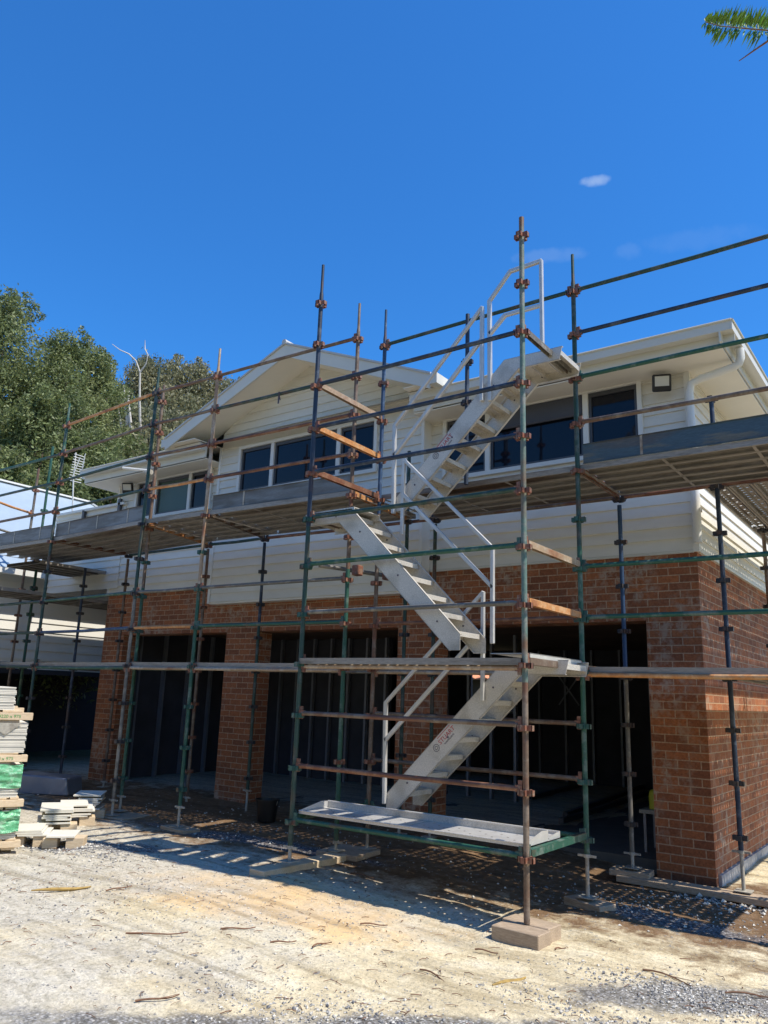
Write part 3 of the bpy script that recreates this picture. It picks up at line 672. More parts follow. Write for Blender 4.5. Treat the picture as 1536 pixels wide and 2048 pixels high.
# emblem decals on two flights
def text(s_,size,mat,parent,loc,rot,name='lettering',ext=.0008):
    cu=bpy.data.curves.new('t','FONT'); cu.body=s_; cu.size=size; cu.extrude=ext; cu.align_x='CENTER'; cu.align_y='CENTER'
    t=bpy.data.objects.new('t',cu); COL.objects.link(t); bpy.context.view_layer.update()
    me=bpy.data.meshes.new_from_object(t.evaluated_get(bpy.context.evaluated_depsgraph_get())); bpy.data.objects.remove(t)
    me.materials.clear(); me.materials.append(M[mat]); o=link(name,me,parent,loc=loc,rot=rot); return o
def decal(root,o,cx,cz,y):
    def P(a,b): c=math.cos(R(45)); return (cx+a*c-b*c-o.x, y-o.y, cz+a*c+b*c-o.z)
    rot=(R(90),R(-45),0)
    text('STUART',.062,'red',root,P(.03,.008),rot,'decal_lettering')
    text('SCAFFOLDING',.022,'ink',root,P(.03,-.036),rot,'decal_lettering')
    mb=MB(); n=24
    for (ro,ri) in ((.036,.030),(.018,.013)):
        for i in range(n):
            a0,a1=2*math.pi*i/n,2*math.pi*(i+.8)/n
            vs=[]
            for yy in (y-.001,y):
                for rr,aa in ((ro,a0),(ro,a1),(ri,a1),(ri,a0)):
                    vs.append((cx-.135*.707+rr*math.cos(aa)-o.x, yy-o.y, cz-.135*.707+rr*math.sin(aa)-o.z))
            mb.add(vs,[(0,1,2,3),(7,6,5,4),(0,4,5,1),(1,5,6,2),(2,6,7,3),(3,7,4,0)])
    build(mb,'decal_emblem',M['ink'],root)
    mb=MB(); mb.obox(P(-.07,.055),P(.12,.055),.0012,.006,up=(-.7,0,.7)); build(mb,'decal_line',M['red'],root)
decal(r1,o1,-1.13,.835,.6185); decal(r3,o3,-1.20,3.755,.6185)

# bottom landing trays
def tray(x0,x1,y0,y1,z,lip,label,holes=True):
    root=empty('landing_tray',(x0,y0,z)); tag(root,label,'landing tray'); ln=x1-x0; wd=y1-y0; mb=MB()
    nx=int(ln/.1); xs=[0]
    for i in range(nx): c=(i+.5)*ln/nx; xs+=[c-.009,c+.009]
    xs.append(ln); ys=[0]; nr=max(2,int(wd/.075))
    for j in range(nr): c=(j+.5)*wd/nr; ys+=[c-.009,c+.009]
    ys.append(wd); n=len(xs); fs=[]
    for j in range(len(ys)-1):
        for i in range(n-1):
            if i%2 and j%2 and ((i//2+j//2)%2==0): continue
            fs.append((j*n+i,j*n+i+1,(j+1)*n+i+1,(j+1)*n+i))
    mb.add([(x,y,0) for y in ys for x in xs],fs)
    build(mb,'deck_plate',M['alub'],root,recalc=False)
    mb=MB()
    for y in (0,wd):
        s_=-1 if y==0 else 1; h=lip*.8 if y else .006
        mb.box(0,y-.0035,-.02,ln,y+.0035,h); mb.tube([(0,y,h),(ln,y,h)],.008,8)
    build(mb,'side_rail',M['alu'],root)
    mb=MB(); mb.box(ln*.5-.02,.0,.002,ln*.5+.02,wd,.008); build(mb,'strap',M['alu'],root)
    mb=MB()
    for x in (0,ln):
        mb.prism([(0,-.02),(wd,-.02),(wd,lip*.8),(wd*.75,lip*.9),(0.02,lip*.15)],'x',x-.003,x+.003)
    build(mb,'end_plate',M['alub'],root); return root
tray(-2.40,-.03,.035,.47,.10,.075,'silver perforated bottom landing tray with raised rim')
tray(-2.40,-.05,.52,.76,.09,.03,'narrow white plank tray behind the bottom landing tray')
# landing edge plate top right of landing 1
mb=MB(); mb.box(0,0,0,.02,1.10,.07); mb.box(-.35,0,.066,0.02,1.10,.072)
o=build(mb,'landing_plate',M['alub'],loc=(.0,.06,1.52)); tag(o,'bright silver landing edge plate at the right end of first landing','landing plate')
mb=MB(); mb.box(0,0,0,.55,.45,.008); mb.box(0,0,-.05,.55,.008,0); mb.box(0,.44,-.05,.55,.45,0)
o=build(mb,'landing_plate',M['alu'],loc=(-2.47,.08,3.06)); tag(o,'grey landing plate at the left head of middle flight','landing plate')

# sole boards
def sole(x,y,z,lx,ly,lz,rot,label,mat='sole',split=0):
    mb=MB(); mb.box(-lx/2,-ly/2,0,lx/2,ly/2,lz)
    o=build(mb,'sole_board',M[mat],loc=(x,y,z),rot=(0,0,rot),bevel=.006); tag(o,label,'sole board','timber sole boards under the standards'); return o
# stacked block under F2 (two boards side by side)
sole(.0,-.105,-.575,.40,.195,.112,-.06,'front half of the thick timber block under the front right standard')
sole(-.01,.10,-.575,.41,.195,.118,-.10,'rear half of the thick timber block under the front right standard')
sole(-2.58,.30,gz(-2.5,.3)-.02,.20,1.15,.07,-.06,'long pale sole board under front left standard','palew')
sole(.0,1.27,-.575,.42,.22,.07,-.35,'weathered sole board under the back right standard')
sole(-5.03,.86,-.49,.5,.24,.055,-.1,'dark sole board under the shiny jack')
sole(-6.36,.95,-.49,.7,.5,.05,.1,'dark sole board under the close pair')
sole(.95,2.45,-.545,2.2,.22,.06,-.03,'long sole board by the right house corner')
sole(-2.6,1.1,-.46,.5,.5,.055,.1,'dark sole board behind the stair tower')
sole(-8.9,1.0,-.48,.4,.3,.05,.1,'dark sole board at the far left standard')
sole(-.05,2.55,-.50,.4,.25,.06,.1,'dark sole board in the right garage opening')

# ------------------------------------------------------------------ house
house=empty('house',(-4.6,2.9,-.5)); tag(house,'two storey house with brown brick garages below and cream weatherboards above','house')
HO=V((-4.6,2.9,-.5))
def hb(mb,name,mat,parent=house,**k):
    mb.v=[(a-HO.x,b-HO.y,c-HO.z) for a,b,c in mb.v]; return build(mb,name,mat,parent,**k)
YF=2.9; XR=.69; XL=-9.95
# brick piers (0.35 deep), lintel band, side wall
for nm,(a,b) in (('right',(.10,.69)),('mid',(-3.29,-2.70)),('left',(-6.67,-6.0)),('far',(-9.95,-9.36))):
    mb=MB(); mb.box(a,YF,-.60,b,YF+.35,2.13); hb(mb,'brick_pier',M['brick'])
mb=MB(); mb.box(XL,YF,2.13,XR,YF+.35,2.895); hb(mb,'brick_band',M['brick'])
mb=MB(); mb.box(XR-.23,YF+.353,-.45,XR,10.5,2.895); hb(mb,'brick_side_wall',M['brick'])
mb=MB(); mb.box(XR-.25,YF+.1,-.62,XR+.03,10.5,-.455); hb(mb,'footing',M['foot'])
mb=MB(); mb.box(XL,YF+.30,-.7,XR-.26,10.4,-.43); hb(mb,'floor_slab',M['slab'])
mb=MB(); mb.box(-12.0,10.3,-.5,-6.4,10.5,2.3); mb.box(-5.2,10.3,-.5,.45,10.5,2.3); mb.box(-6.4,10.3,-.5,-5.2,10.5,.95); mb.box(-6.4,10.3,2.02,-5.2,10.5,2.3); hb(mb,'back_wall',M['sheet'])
mb=MB()
x=-11.8
while x<.3:
    if not(-6.5<x<-5.1): mb.box(x,10.2,-.43,x+.045,10.29,2.3)
    x+=.6
hb(mb,'stud_frame',M['stud'])
mb=MB()
mb.obox((-4.1,10.17,1.75),(-3.65,10.17,1.15),.03,.01,up=(0,1,0)); mb.obox((-3.65,10.155,1.75),(-4.1,10.155,1.15),.03,.01,up=(0,1,0)); mb.obox((-6.4,10.25,.95),(-5.2,10.25,.95),.05,.05); mb.box(-5.82,10.24,.98,-5.78,10.28,2.0); hb(mb,'cross_brace',M['stud'])
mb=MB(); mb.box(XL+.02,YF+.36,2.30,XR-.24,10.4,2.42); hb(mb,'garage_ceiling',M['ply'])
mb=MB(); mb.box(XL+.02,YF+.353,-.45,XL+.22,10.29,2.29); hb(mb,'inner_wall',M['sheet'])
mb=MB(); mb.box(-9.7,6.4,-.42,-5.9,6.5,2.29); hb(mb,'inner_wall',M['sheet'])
mb=MB()
for i in range(11): mb.box(XL+.24,3.5+i*.6,-.42,XL+.33,3.545+i*.6,2.28)
hb(mb,'stud_frame',M['stud'])
# inner steel studs just behind left openings
mb=MB()
for x in [-9.1+.45*i for i in range(14)]: mb.box(x,6.3,-.42,x+.045,6.38,2.3)
hb(mb,'stud_frame',M['stud'])
# upper storey body (closed)
mb=MB(); mb.box(XL+.03,YF+.03,2.90,XR-.03,10.45,5.02); hb(mb,'upper_wall_core',M['dark'])

def clad_face(y,x0,x1,z0,z1,expo,holes=(),slopes=None,axis='y',sign=-1):
    """lapped boards; holes: (xa,xb,za,zb). slopes(z)->(xlo,xhi) limits"""
    mb=MB(); zs=set()
    z=z0
    rows=[]
    while z<z1-1e-4:
        rows.append((z,min(z+expo,z1))); z+=expo
    for (a,b) in rows:
        cuts=sorted({a,b}|{h for hh in holes for h in hh[2:4] if a<h<b})
        for c,d in zip(cuts[:-1],cuts[1:]):
            mid=(c+d)/2; lo,hi=(x0,x1)
            segs=[(lo,hi)]
            for (xa,xb,za,zb) in holes:
                if za<mid<zb:
                    ns=[]
                    for s0,s1 in segs:
                        if xb<=s0 or xa>=s1: ns.append((s0,s1)); continue
                        if xa>s0: ns.append((s0,xa))
                        if xb<s1: ns.append((xb,s1))
                    segs=ns
            off=lambda zz:.024-(zz-a)/expo*.020
            for s0,s1 in segs:
                def lim(x,zz):
                    if slopes:
                        l,h_=slopes(zz); return min(max(x,l),h_)
                    return x
                p=[(lim(s0,c),off(c),c),(lim(s1,c),off(c),c),(lim(s1,d),off(d),d),(lim(s0,d),off(d),d),(lim(s0,c),0,c),(lim(s1,c),0,c)]
                q=[]
                for (xx,o_,zz) in p:
                    q.append((xx,y+sign*o_,zz) if axis=='y' else (y+sign*o_,xx,zz))
                mb.add(q,[(0,1,2,3)]+([(0,4,5,1)] if c==a else []))
                # end returns
                for (i0,i1) in ((0,3),(1,2)):
                    A=q[i0];B=q[i1]; A2=(A[0],y,A[2]) if axis=='y' else (y,A[1],A[2]); B2=(B[0],y,B[2]) if axis=='y' else (y,B[1],B[2])
                    mb.add([A,B,B2,A2],[(0,1,2,3)])
    return mb
def window(x0,x1,z0,z1,y,panes,label=None,trim=.055,glass=None,blind=None):
    """panes: list of mullion positions. frame children; y wall plane"""
    mb=MB(); t=trim
    mb.box(x0-t,y-.045,z0-t,x1+t,y,z0); mb.box(x0-t,y-.045,z1,x1+t,y,z1+t); mb.box(x0-t,y-.045,z0,x0,y,z1); mb.box(x1,y-.045,z0,x1+t,y,z1)
    fr=hb(mb,'window',M['white'])
    xs=[x0]+panes+[x1]
    if panes:
        mb=MB()
        for m_ in panes: mb.box(m_-.035,y-.040,z0+.002,m_+.035,y+.02,z1-.002)
        hb2(mb,'mullion','white',fr)
    for i,(a,b) in enumerate(zip(xs[:-1],xs[1:])):
        a+=.035 if i else 0.004; b-=.035 if i<len(xs)-2 else .004
        mb=MB(); f=.035; s0=y-.012; s1=y+.03
        mb.box(a,s0,z0+.003,a+f,s1,z1-.003); mb.box(b-f,s0,z0+.003,b,s1,z1-.003); mb.box(a+f,s0,z1-f-.02,b-f,s1,z1-.003); mb.box(a+f,s0,z0+.003,b-f,s1,z0+f)
        sash=hb2(mb,'sash','frame',fr)
        mb=MB(); mb.box(a+f-.003,y+.012,z0+f-.003,b-f+.003,y+.018,z1-f-.017); hb2(mb,'pane',(glass[i] if glass else 'glass'),fr)
        if blind and blind[i]:
            mb=MB(); mb.box(a+.01,y-.03,z1-blind[i],b-.01,y-.016,z1-.006); mb.tube([(a+.01,y-.035,z1-blind[i]),(b-.01,y-.035,z1-blind[i])],.018,8); hb2(mb,'blind','blind',fr)
    return fr
def hb2(mb,name,mat,parent):
    mb.v=[(a-HO.x,b-HO.y,c-HO.z) for a,b,c in mb.v]; return build(mb,name,M[mat],parent)
EX=.137
# main wall right and left of the gable
WR=(-2.54,.12,4.16,4.965); WL=(-9.35,-7.35,4.30,4.965)
hb(clad_face(YF,-2.80,XR-.03,2.895,5.02,EX,[(WR[0]-.05,WR[1]+.05,WR[2]-.05,WR[3]+.05)]),'weatherboards',M['clad'])
hb(clad_face(YF,XL+.03,-6.97,2.895,5.02,EX,[(WL[0]-.05,WL[1]+.05,WL[2]-.05,WL[3]+.05)]),'weatherboards',M['clad'])
hb(clad_face(XR,YF+.03,10.5,2.895,5.02,EX,(),None,'x',1),'weatherboards',M['clad'])
window(*WR,YF-.012,[-1.895,-.525],blind=[0,.26,0]); window(*WL,YF-.012,[-8.82,-7.87],glass=['glass','glassg','glass'])
# corner stops, flashing under the boards
mb=MB(); mb.box(XR-.03,YF-.035,2.87,XR+.035,YF+.03,5.02); mb.box(XL-.03,YF-.03,2.87,XL+.03,YF+.03,5.02); hb(mb,'corner_trim',M['white'])
mb=MB(); mb.box(-2.78,YF-.03,2.862,XR-.03,YF,2.893); mb.box(XL+.03,YF-.03,2.862,-6.99,YF,2.893); mb.box(XR+.002,YF+.03,2.862,XR+.04,10.5,2.893); hb(mb,'flashing',M['fascia'])
# gable block
YG=2.72; GC=-5.02; GH=2.67; ZE=5.36; ZP=6.45
GX0,GX1=-6.95,-2.82
pit=(ZP-ZE)/GH
def gl(z):
    # under the sloping roof
    if z<=5.05: return (GX0+.03,GX1-.03)
    hw=(ZP-.13-z)/pit; hw=max(hw,0.0)
    return (max(GX0+.03,GC-hw),min(GX1-.03,GC+hw))
WG=(-6.42,-3.66,4.40,5.13)
hb(clad_face(YG,GX0+.03,GX1-.03,2.60,6.30,EX,[(WG[0]-.05,WG[1]+.05,WG[2]-.05,WG[3]+.05)],gl),'weatherboards',M['clad'])
mb=MB(); mb.prism([(GX0+.02,2.605),(GX1-.02,2.605),(GX1-.02,5.3),(GC,ZP-.2),(GX0+.02,5.3)],'y',YG+.02,YF+.5); hb(mb,'gable_core',M['dark'])
mb=MB(); mb.box(GX0-.02,YG-.03,2.58,GX0+.03,YF,5.25); mb.box(GX1-.03,YG-.03,2.58,GX1+.02,YF,5.25); mb.box(GX0,YG,2.57,GX1,YF,2.60); hb(mb,'corner_trim',M['white'])
window(*WG,YG-.012,[-5.70,-4.33])
# gable roof: sheets, sloping soffit, bargeboard
Y0=2.10; Y1=7.6
for s_ in (-1,1):
    e=(GC+s_*GH,ZE); p=(GC,ZP)
    mb=MB(); ee=(GC+s_*(GH+.02),ZE-.01)
    mb.prism([ee,p,(p[0],p[1]+.03),(ee[0],ee[1]+.03)] ,'y',Y0-.02,Y1); hb(mb,'roof_sheet',M['roofg'])
    mb=MB(); mb.prism([(e[0],e[1]-.20),(p[0],p[1]-.20),(p[0],p[1]-.003),(e[0],e[1]-.003)],'y',Y0,Y0+.03); hb(mb,'bargeboard',M['fascia'])
    mb=MB(); mb.prism([(e[0],e[1]-.135),(p[0],p[1]-.135),(p[0],p[1]-.12),(e[0],e[1]-.12)],'y',Y0+.03,YG+.02); hb(mb,'soffit',M['cream'])
    # eave side: level gutter running back and boxed soffit
    xg=e[0]; mb=MB(); mb.box(min(xg,xg+s_*.11),Y0+.0,ZE-.14,max(xg,xg+s_*.11),Y1,ZE-.0); hb(mb,'gutter',M['fascia'])
    mb=MB(); xa,xb=sorted((xg,GX1+.025 if s_>0 else GX0-.025)); mb.box(xa,Y0+.033,ZE-.104,xb,YF-.004,ZE-.092); hb(mb,'soffit',M['cream'])
mb=MB(); mb.tube([(GC,Y0-.03,ZP+.03),(GC,Y1,ZP+.03)],.045,8); hb(mb,'ridge_cap',M['roofg'])
# main hip roof with boxed eaves
EY=2.40; EXR=1.215; EXL=-10.42; ZS=4.985; ZG=5.25
rz=ZG+.40*4.6; 
pts=[(EXL,EY,ZG),(EXR,EY,ZG),(EXR,11.1,ZG),(EXL,11.1,ZG),(EXL+4.3,6.7,ZG+1.72),(EXR-4.3,6.7,ZG+1.72)]
mb=MB(); mb.add(pts,[(0,1,5,4),(1,2,5),(2,3,4,5),(3,0,4)]); hb(mb,'roof_sheet',M['roofg'])
mb=MB(); mb.box(EXL,EY+.02,ZS,GX0-.02,YF,ZS+.012); mb.box(GX1+.02,EY+.02,ZS,EXR-.02,YF,ZS+.012); mb.box(XR,YF,ZS,EXR-.02,11.0,ZS+.012); mb.box(EXL,YF,ZS,XL,11.0,ZS+.012); hb(mb,'soffit',M['cream'])
# gutter with rolled lip and stepped fascia
def gut(mb,a,b,n):
    a=V(a);b=V(b);n=V(n)
    mb.obox(a+V((0,0,-.12)),b+V((0,0,-.12)),.02,.24,off=(0,0))
    mb.obox(a+n*.07+V((0,0,-.075)),b+n*.07+V((0,0,-.075)),.12,.11)
    mb.tube([a+n*.135+V((0,0,-.02)),b+n*.135+V((0,0,-.02))],.013,8)
for (a,b,n) in (((EXL,EY+.01,ZG),(-6.98,EY+.01,ZG),(0,-1,0)),((-2.79,EY+.01,ZG),(EXR+.115,EY+.01,ZG),(0,-1,0)),((EXR-.01,EY-.117,ZG-.002),(EXR-.01,11,ZG-.002),(1,0,0)),((EXL+.01,EY+.01,ZG),(EXL+.01,11,ZG),(-1,0,0))):
    mb=MB(); gut(mb,a,b,n); hb(mb,'gutter',M['fascia'],smooth=False)
# downpipe at right corner
mb=MB(); mb.tube([(1.30,2.80,5.10),(1.30,2.80,4.99),(1.28,2.80,4.93),(1.22,2.80,4.90),(.86,2.80,4.84),(.76,2.80,4.80),(.735,2.80,4.70),(.735,2.80,4.4),(.735,2.80,2.95)],.045,14); hb(mb,'downpipe',M['white'],smooth=True)
mb=MB(); mb.box(.69,2.84,4.2,.78,2.87,4.24); mb.box(.69,2.84,3.3,.78,2.87,3.34); hb(mb,'pipe_clip',M['white'])
# floodlights
def flood(x,z,y,rz_,label):
    root=empty('floodlight',(x-HO.x,y-HO.y,z-HO.z),(R(22),0,rz_)); root.parent=house; root['label']=label
    mb=MB(); mb.box(-.105,-.03,-.10,.105,.03,.10); build(mb,'housing',M['black'],root,bevel=.012)
    mb=MB(); mb.box(-.078,-.035,-.035,.078,-.031,.078); build(mb,'lens',M['lens'],root)
    mb=MB(); mb.obox((0,.03,0),(0,.14,.06),.03,.02); build(mb,'bracket',M['black'],root)
flood(.46,4.84,2.70,R(22),'black floodlight on the right wall'); flood(-9.45,4.86,2.70,R(30),'black floodlight at the left corner')
# small camera on soffit of left eave: pipe and box
vp=empty('vent_pipe',(-7.0,1.6,4.5)); mb=MB(); mb.tube([(-.62,-.32,.12),(0,-.25,.0)],.022,8); build(mb,'pipe',M['white'],vp,smooth=True); mb=MB(); mb.tube([(-.12,-.25,-.02),(.02,-.25,-.02)],.04,8); build(mb,'clamp',M['jack'],vp); tag(vp,'short white pipe lashed to the dark green standard','pipe')
# blue ribbon on a rail
mb=MB(); mb.box(-.012,-.002,-.16,.012,.002,0); mb.obox((0,0,-.02),(.03,0,-.12),.015,.002,up=(0,1,0)); o=build(mb,'ribbon',M['blue'],loc=(-3.86,.86,4.99)); tag(o,'small blue ribbon tied to the guard rail in front of the gable','ribbon')

# ------------------------------------------------------------------ left wing
wing=empty('house_wing',(-12,2,-.5)); tag(wing,'white weatherboard wing with white metal roof at the far left','building'); HO=V((-12,2,-.5))
hb(clad_face(-12.5,-6,7.2,1.50,3.42,.19,(),None,'x',1),'weatherboards',M['white'],wing)
mb=MB(); mb.box(-12.52,-6,1.40,-12.465,7.2,1.50); mb.box(-12.7,-6,-.5,-12.52,-1,1.5); mb.box(-12.7,6.6,-.5,-12.52,7.2,1.5); mb.box(-16,-6,-.5,-15.8,7,3.3); hb(mb,'beam',M['dark'],wing)
mb=MB(); mb.box(-16,-6,1.52,-12.53,7.2,3.4); hb(mb,'wall_core',M['dark'],wing)
mb=MB(); mb.add([(-12.05,-6.5,3.42),(-12.05,8.6,3.42),(-16,6.2,6.1),(-16,-6.5,6.1),(-20,8.6,3.42)],[(0,1,2,3),(1,4,2)]); hb(mb,'roof_sheet',M['roofw'],wing)
mb=MB(); mb.obox((-16,-6.5,6.12),(-16,6.2,6.12),.2,.04); mb.obox((-16,6.2,6.12),(-12.05,8.6,3.44),.15,.04); hb(mb,'roof_cap',M['white'],wing)
mb=MB(); mb.box(-12.12,-6.5,3.30,-12.0,8.6,3.41); hb(mb,'gutter',M['white'],wing)
# balcony parapet between wing and house
par=empty('parapet_wall',(-10.8,2.85,3.5)); HO=V((-10.8,2.85,3.5)); tag(par,'low weatherboard parapet between the white roof and the house','parapet')
hb(clad_face(2.88,-12.0,-9.68,3.0,4.60,.137),'weatherboards',M['clad'],par); mb=MB(); mb.box(-12.02,2.80,4.60,-9.66,3.0,4.645); mb.box(-12.0,2.885,3.4,-9.68,2.98,4.598); hb(mb,'capping',M['white'],par)
mb=MB(); mb.box(-11.0,2.80,4.2,-10.93,2.85,4.62); mb.box(-9.85,2.80,4.2,-9.78,2.85,4.72); hb(mb,'post',M['frame'],par)

# neighbour roof seen through the garage
nb=empty('tiled_house',(-10,19,1)); tag(nb,'neighbouring house with orange tiled roof seen through the garage','building'); HO=V((-10,19,1))
mb=MB(); rows=16
for i in range(rows):
    y0=17+i*.3; z0=1.9+i*.13
    n=90
    for j in range(n):
        x=-17+j*.16; zz=.035*math.sin(j*math.pi/1.5)
        zz2=.035*math.sin((j+1)*math.pi/1.5)
        mb.add([(x,y0,z0+zz),(x+.16,y0,z0+zz2),(x+.16,y0+.33,z0+zz2+.12),(x,y0+.33,z0+zz+.12),(x,y0,z0-.06),(x+.16,y0,z0-.06)],[(0,1,2,3),(4,5,1,0)])
hb(mb,'roof',M['tile'],nb,recalc=False); mb=MB(); mb.box(-17,17.6,-.5,-2.6,21,1.9); hb(mb,'wall',M['frame'],nb)

# tv antenna
an=empty('tv_antenna',at(145,1000,17.5)); ab=an.location.copy(); tag(an,'white television antenna with many short rods before the trees','antenna')
def A_(px,py,D=17.5): return at(px,py,D)-ab
mb=MB(); mb.tube([A_(144,1040),A_(147,955)],.018,6); mb.tube([A_(147,955),A_(152,905)],.014,6); build(mb,'mast',M['white'],an)
mb=MB(); mb.tube([A_(142,962),A_(160,915)],.014,6)
for i in range(11):
    t=i/10; x=140+t*12; y=960-t*52; mb.tube([A_(x-3,y,17.4),A_(x+22-6*t,y+6,17.9)],.009,5,mi=0)
for i in range(6):
    mb.tube([A_(158+i*2,955-i*7),A_(166+i*1,947-i*8)],.009,5)
build(mb,'elements',M['white'],an)

# ------------------------------------------------------------------ items on the ground
def stack():
    base=V((-5.05,-1.32,-.43)); root=empty('board_pack',base,(0,0,R(65))); root.scale=(1,1,.9); tag(root,'tall pack of fibre cement boards on timber bearers, partly wrapped in green plastic','board pack')
    # local x runs to viewer's right, local y away; right edge near x=.05
    z=0; W0=-1.15; D_=1.9
    secs=[('bear',.09),('boards',.20,'low'),('wrap',.0),('bear',.10),('boards',.26,'mid'),('bear',.115),('boards',.30,'up'),('bear',.115),('boards',.30,'top')]
    x1=0.02
    def bearers(z,h,x1,txt=None):
        mb=MB(); rr=random.Random(int(z*1000)); x=W0
        mb.box(W0,0.0,z+h*.22,x1+.05,.09,z+h*.80); mb.box(W0,.9,z,x1+.04,1.0,z+h); mb.box(W0,1.7,z,x1+.04,1.8,z+h)
        while x<x1-.1:
            l=rr.uniform(.18,.34); mb.box(x,.02,z,min(x+l-.02,x1),.5,z+h*.2); mb.box(x+.03,.02,z+h*.82,min(x+l,x1),.5,z+h); x+=l
        b=build(mb,'bearer',M['palew'],root,bevel=.003)
        if txt: text(txt,.047,'txt',root,(x1-.19,-.0012,z+h*.5),(R(90),0,0),'stencil_text')
    def boards(z,h,x1,seed):
        rr=random.Random(seed); n=int(h/.0165); mb=MB()
        for i in range(n):
            dx=rr.uniform(-.008,.008); dy=rr.uniform(-.006,.006); zz=z+i*h/n
            mb.box(W0,.02+dy,zz,x1+dx,D_+dy,zz+h/n-.0035)
        build(mb,'boards',M['board'],root)
    boards(.12,.14,.05,1); bearers(.0,.12,.06)
    mb=MB(); # wrap low : rippled sheet just proud
    def sheet(za,zb,x1,name,amp=.018,skew=0):
        mb=MB(); nx,nz=60,26; vs=[]
        for j in range(nz+1):
            for i in range(nx+1):
                x=W0+(x1-W0)*i/nx; zz=za+(zb-za)*j/nz-(skew*(1-i/nx) if j==0 else 0)
                vs.append((x,.004-amp*(.5+.9*noise.noise(V((x*5+zz*9+za*9,zz*13-x*3,za)))+.5*noise.noise(V((x*19+zz*6,zz*40,za)))),zz+.02*noise.noise(V((x*6,za,0)))*(1 if j in(0,nz) else 0)))
        # wrap round the right side
        n0=len(vs)
        fs=[(j*(nx+1)+i,j*(nx+1)+i+1,(j+1)*(nx+1)+i+1,(j+1)*(nx+1)+i) for j in range(nz) for i in range(nx)]
        for j in range(nz+1):
            zz=za+(zb-za)*j/nz; vs.append((x1+.012,D_*.6,zz))
        for j in range(nz): fs.append((j*(nx+1)+nx,n0+j,n0+j+1,(j+1)*(nx+1)+nx))
        mb.add(vs,fs); build(mb,name,M['wrap'],root,smooth=True,recalc=False)
    boards(.26,.16,.05,2); sheet(.19,.425,.07,'plastic_wrap',.03,0)
    bearers(.43,.13,.04)
    boards(.56,.35,.02,3); sheet(.66,.915,.04,'plastic_wrap')
    bearers(.915,.13,.02,'4220 x 975')
    boards(1.045,.33,.03,4)
    # loose grey paper corner
    mb=MB(); mb.add([(-.38,.0,1.375),(-.02,.0,1.375),(-.17,.006,1.24)],[(0,1,2)]); build(mb,'paper_flap',M['jack'],root,recalc=False)
    bearers(1.375,.14,.02,'o 4220 x 975')
    boards(1.515,.26,-.12,5)
stack()
def offcuts():
    sp=[(60,1680,3,.46,'beside the board pack'),(112,1655,6,.62,'tallest in the middle'),(150,1640,5,.5,'behind the middle one'),(175,1625,7,.5,'farthest right, highest'),(128,1683,1,.4,'single sheet in front')]
    rr=random.Random(11)
    for i,(px,py,n,ln,w_d) in enumerate(sp):
        d=ray(px,py+8); t=(-.46-CP.z)/d.z; p=CP+d*t
        root=empty('offcut_stack',(p.x,p.y,-.47),(0,0,R(52)+rr.uniform(-.15,.15))); tag(root,'small stack of cream board offcuts on timber blocks, %s'%w_d,'board stack','stacks of board offcuts')
        mb=MB(); mb.box(-.20,-.12,0,-.05,.05,.10); mb.box(.04,-.14,0,.22,.06,.11); build(mb,'block',M['palew'],root,bevel=.004)
        mb=MB(); z=.111
        for k in range(n):
            a=rr.uniform(-.05,.05); dx=rr.uniform(-.04,.04); wd=rr.uniform(.26,.36); c,s_=math.cos(a),math.sin(a)
            vs=[]
            for zz in (z,z+.019):
                for (x,y) in ((-wd/2,-.16),(wd/2,-.16),(wd/2,ln-.16),(-wd/2,ln-.16)):
                    vs.append((x*c-y*s_+dx,x*s_+y*c,zz))
            mb.add(vs,[(3,2,1,0),(4,5,6,7),(0,1,5,4),(1,2,6,5),(2,3,7,6),(3,0,4,7)]); z+=.0195+(.002 if rr.random()<.7 else .02)
        build(mb,'board',M['board'],root,bevel=.002)
offcuts()
# grey block left, black bucket
mb=MB(); mb.prism([(-.5,0),(.5,0),(.46,.26),(-.42,.30)],'y',-.25,.25); o=build(mb,'concrete_block',M['stud'],loc=(-9.0,1.5,-.46),rot=(0,0,.5),bevel=.02); tag(o,'dark grey block lying behind the board pack in the shade','block')
bk=empty('bucket',(-4.68,2.0,-.44)); mb=MB(); mb.tube([(0,0,0),(0,0,.27)],[.12,.155],20,cap=False); mb.tube([(0,0,.002),(0,0,.01)],.118,20); mb.tube([(0,0,.25),(0,0,.275)],[.16,.162],20,cap=False); build(mb,'body',M['black'],bk,smooth=True); mb=MB(); mb.tube([(.16*math.cos(t),.02,.26-.12*math.sin(t)) for t in [i*math.pi/8 for i in range(9)]],.004,6); build(mb,'handle',M['jack'],bk); tag(bk,'round black bucket in the shade by the left brick pier','bucket')
# long dark steel lengths on garage floor
for i,(a,b,l) in enumerate((((1122,1642),(1330,1575),'nearest, with bright edge'),((1130,1630),(1320,1560),'middle'),((1060,1595),(1250,1545),'farthest'))):
    def g_(p,z=-.36):
        d=ray(*p); return CP+d*((z-CP.z)/d.z)
    A=g_(a);B=g_(b); mb=MB(); mb.obox((0,0,0),B-A,.07,.07); o=build(mb,'steel_length',M['frame'],loc=A); tag(o,'dark steel length on the garage floor, %s'%l,'steel length','steel lengths on the garage floor')
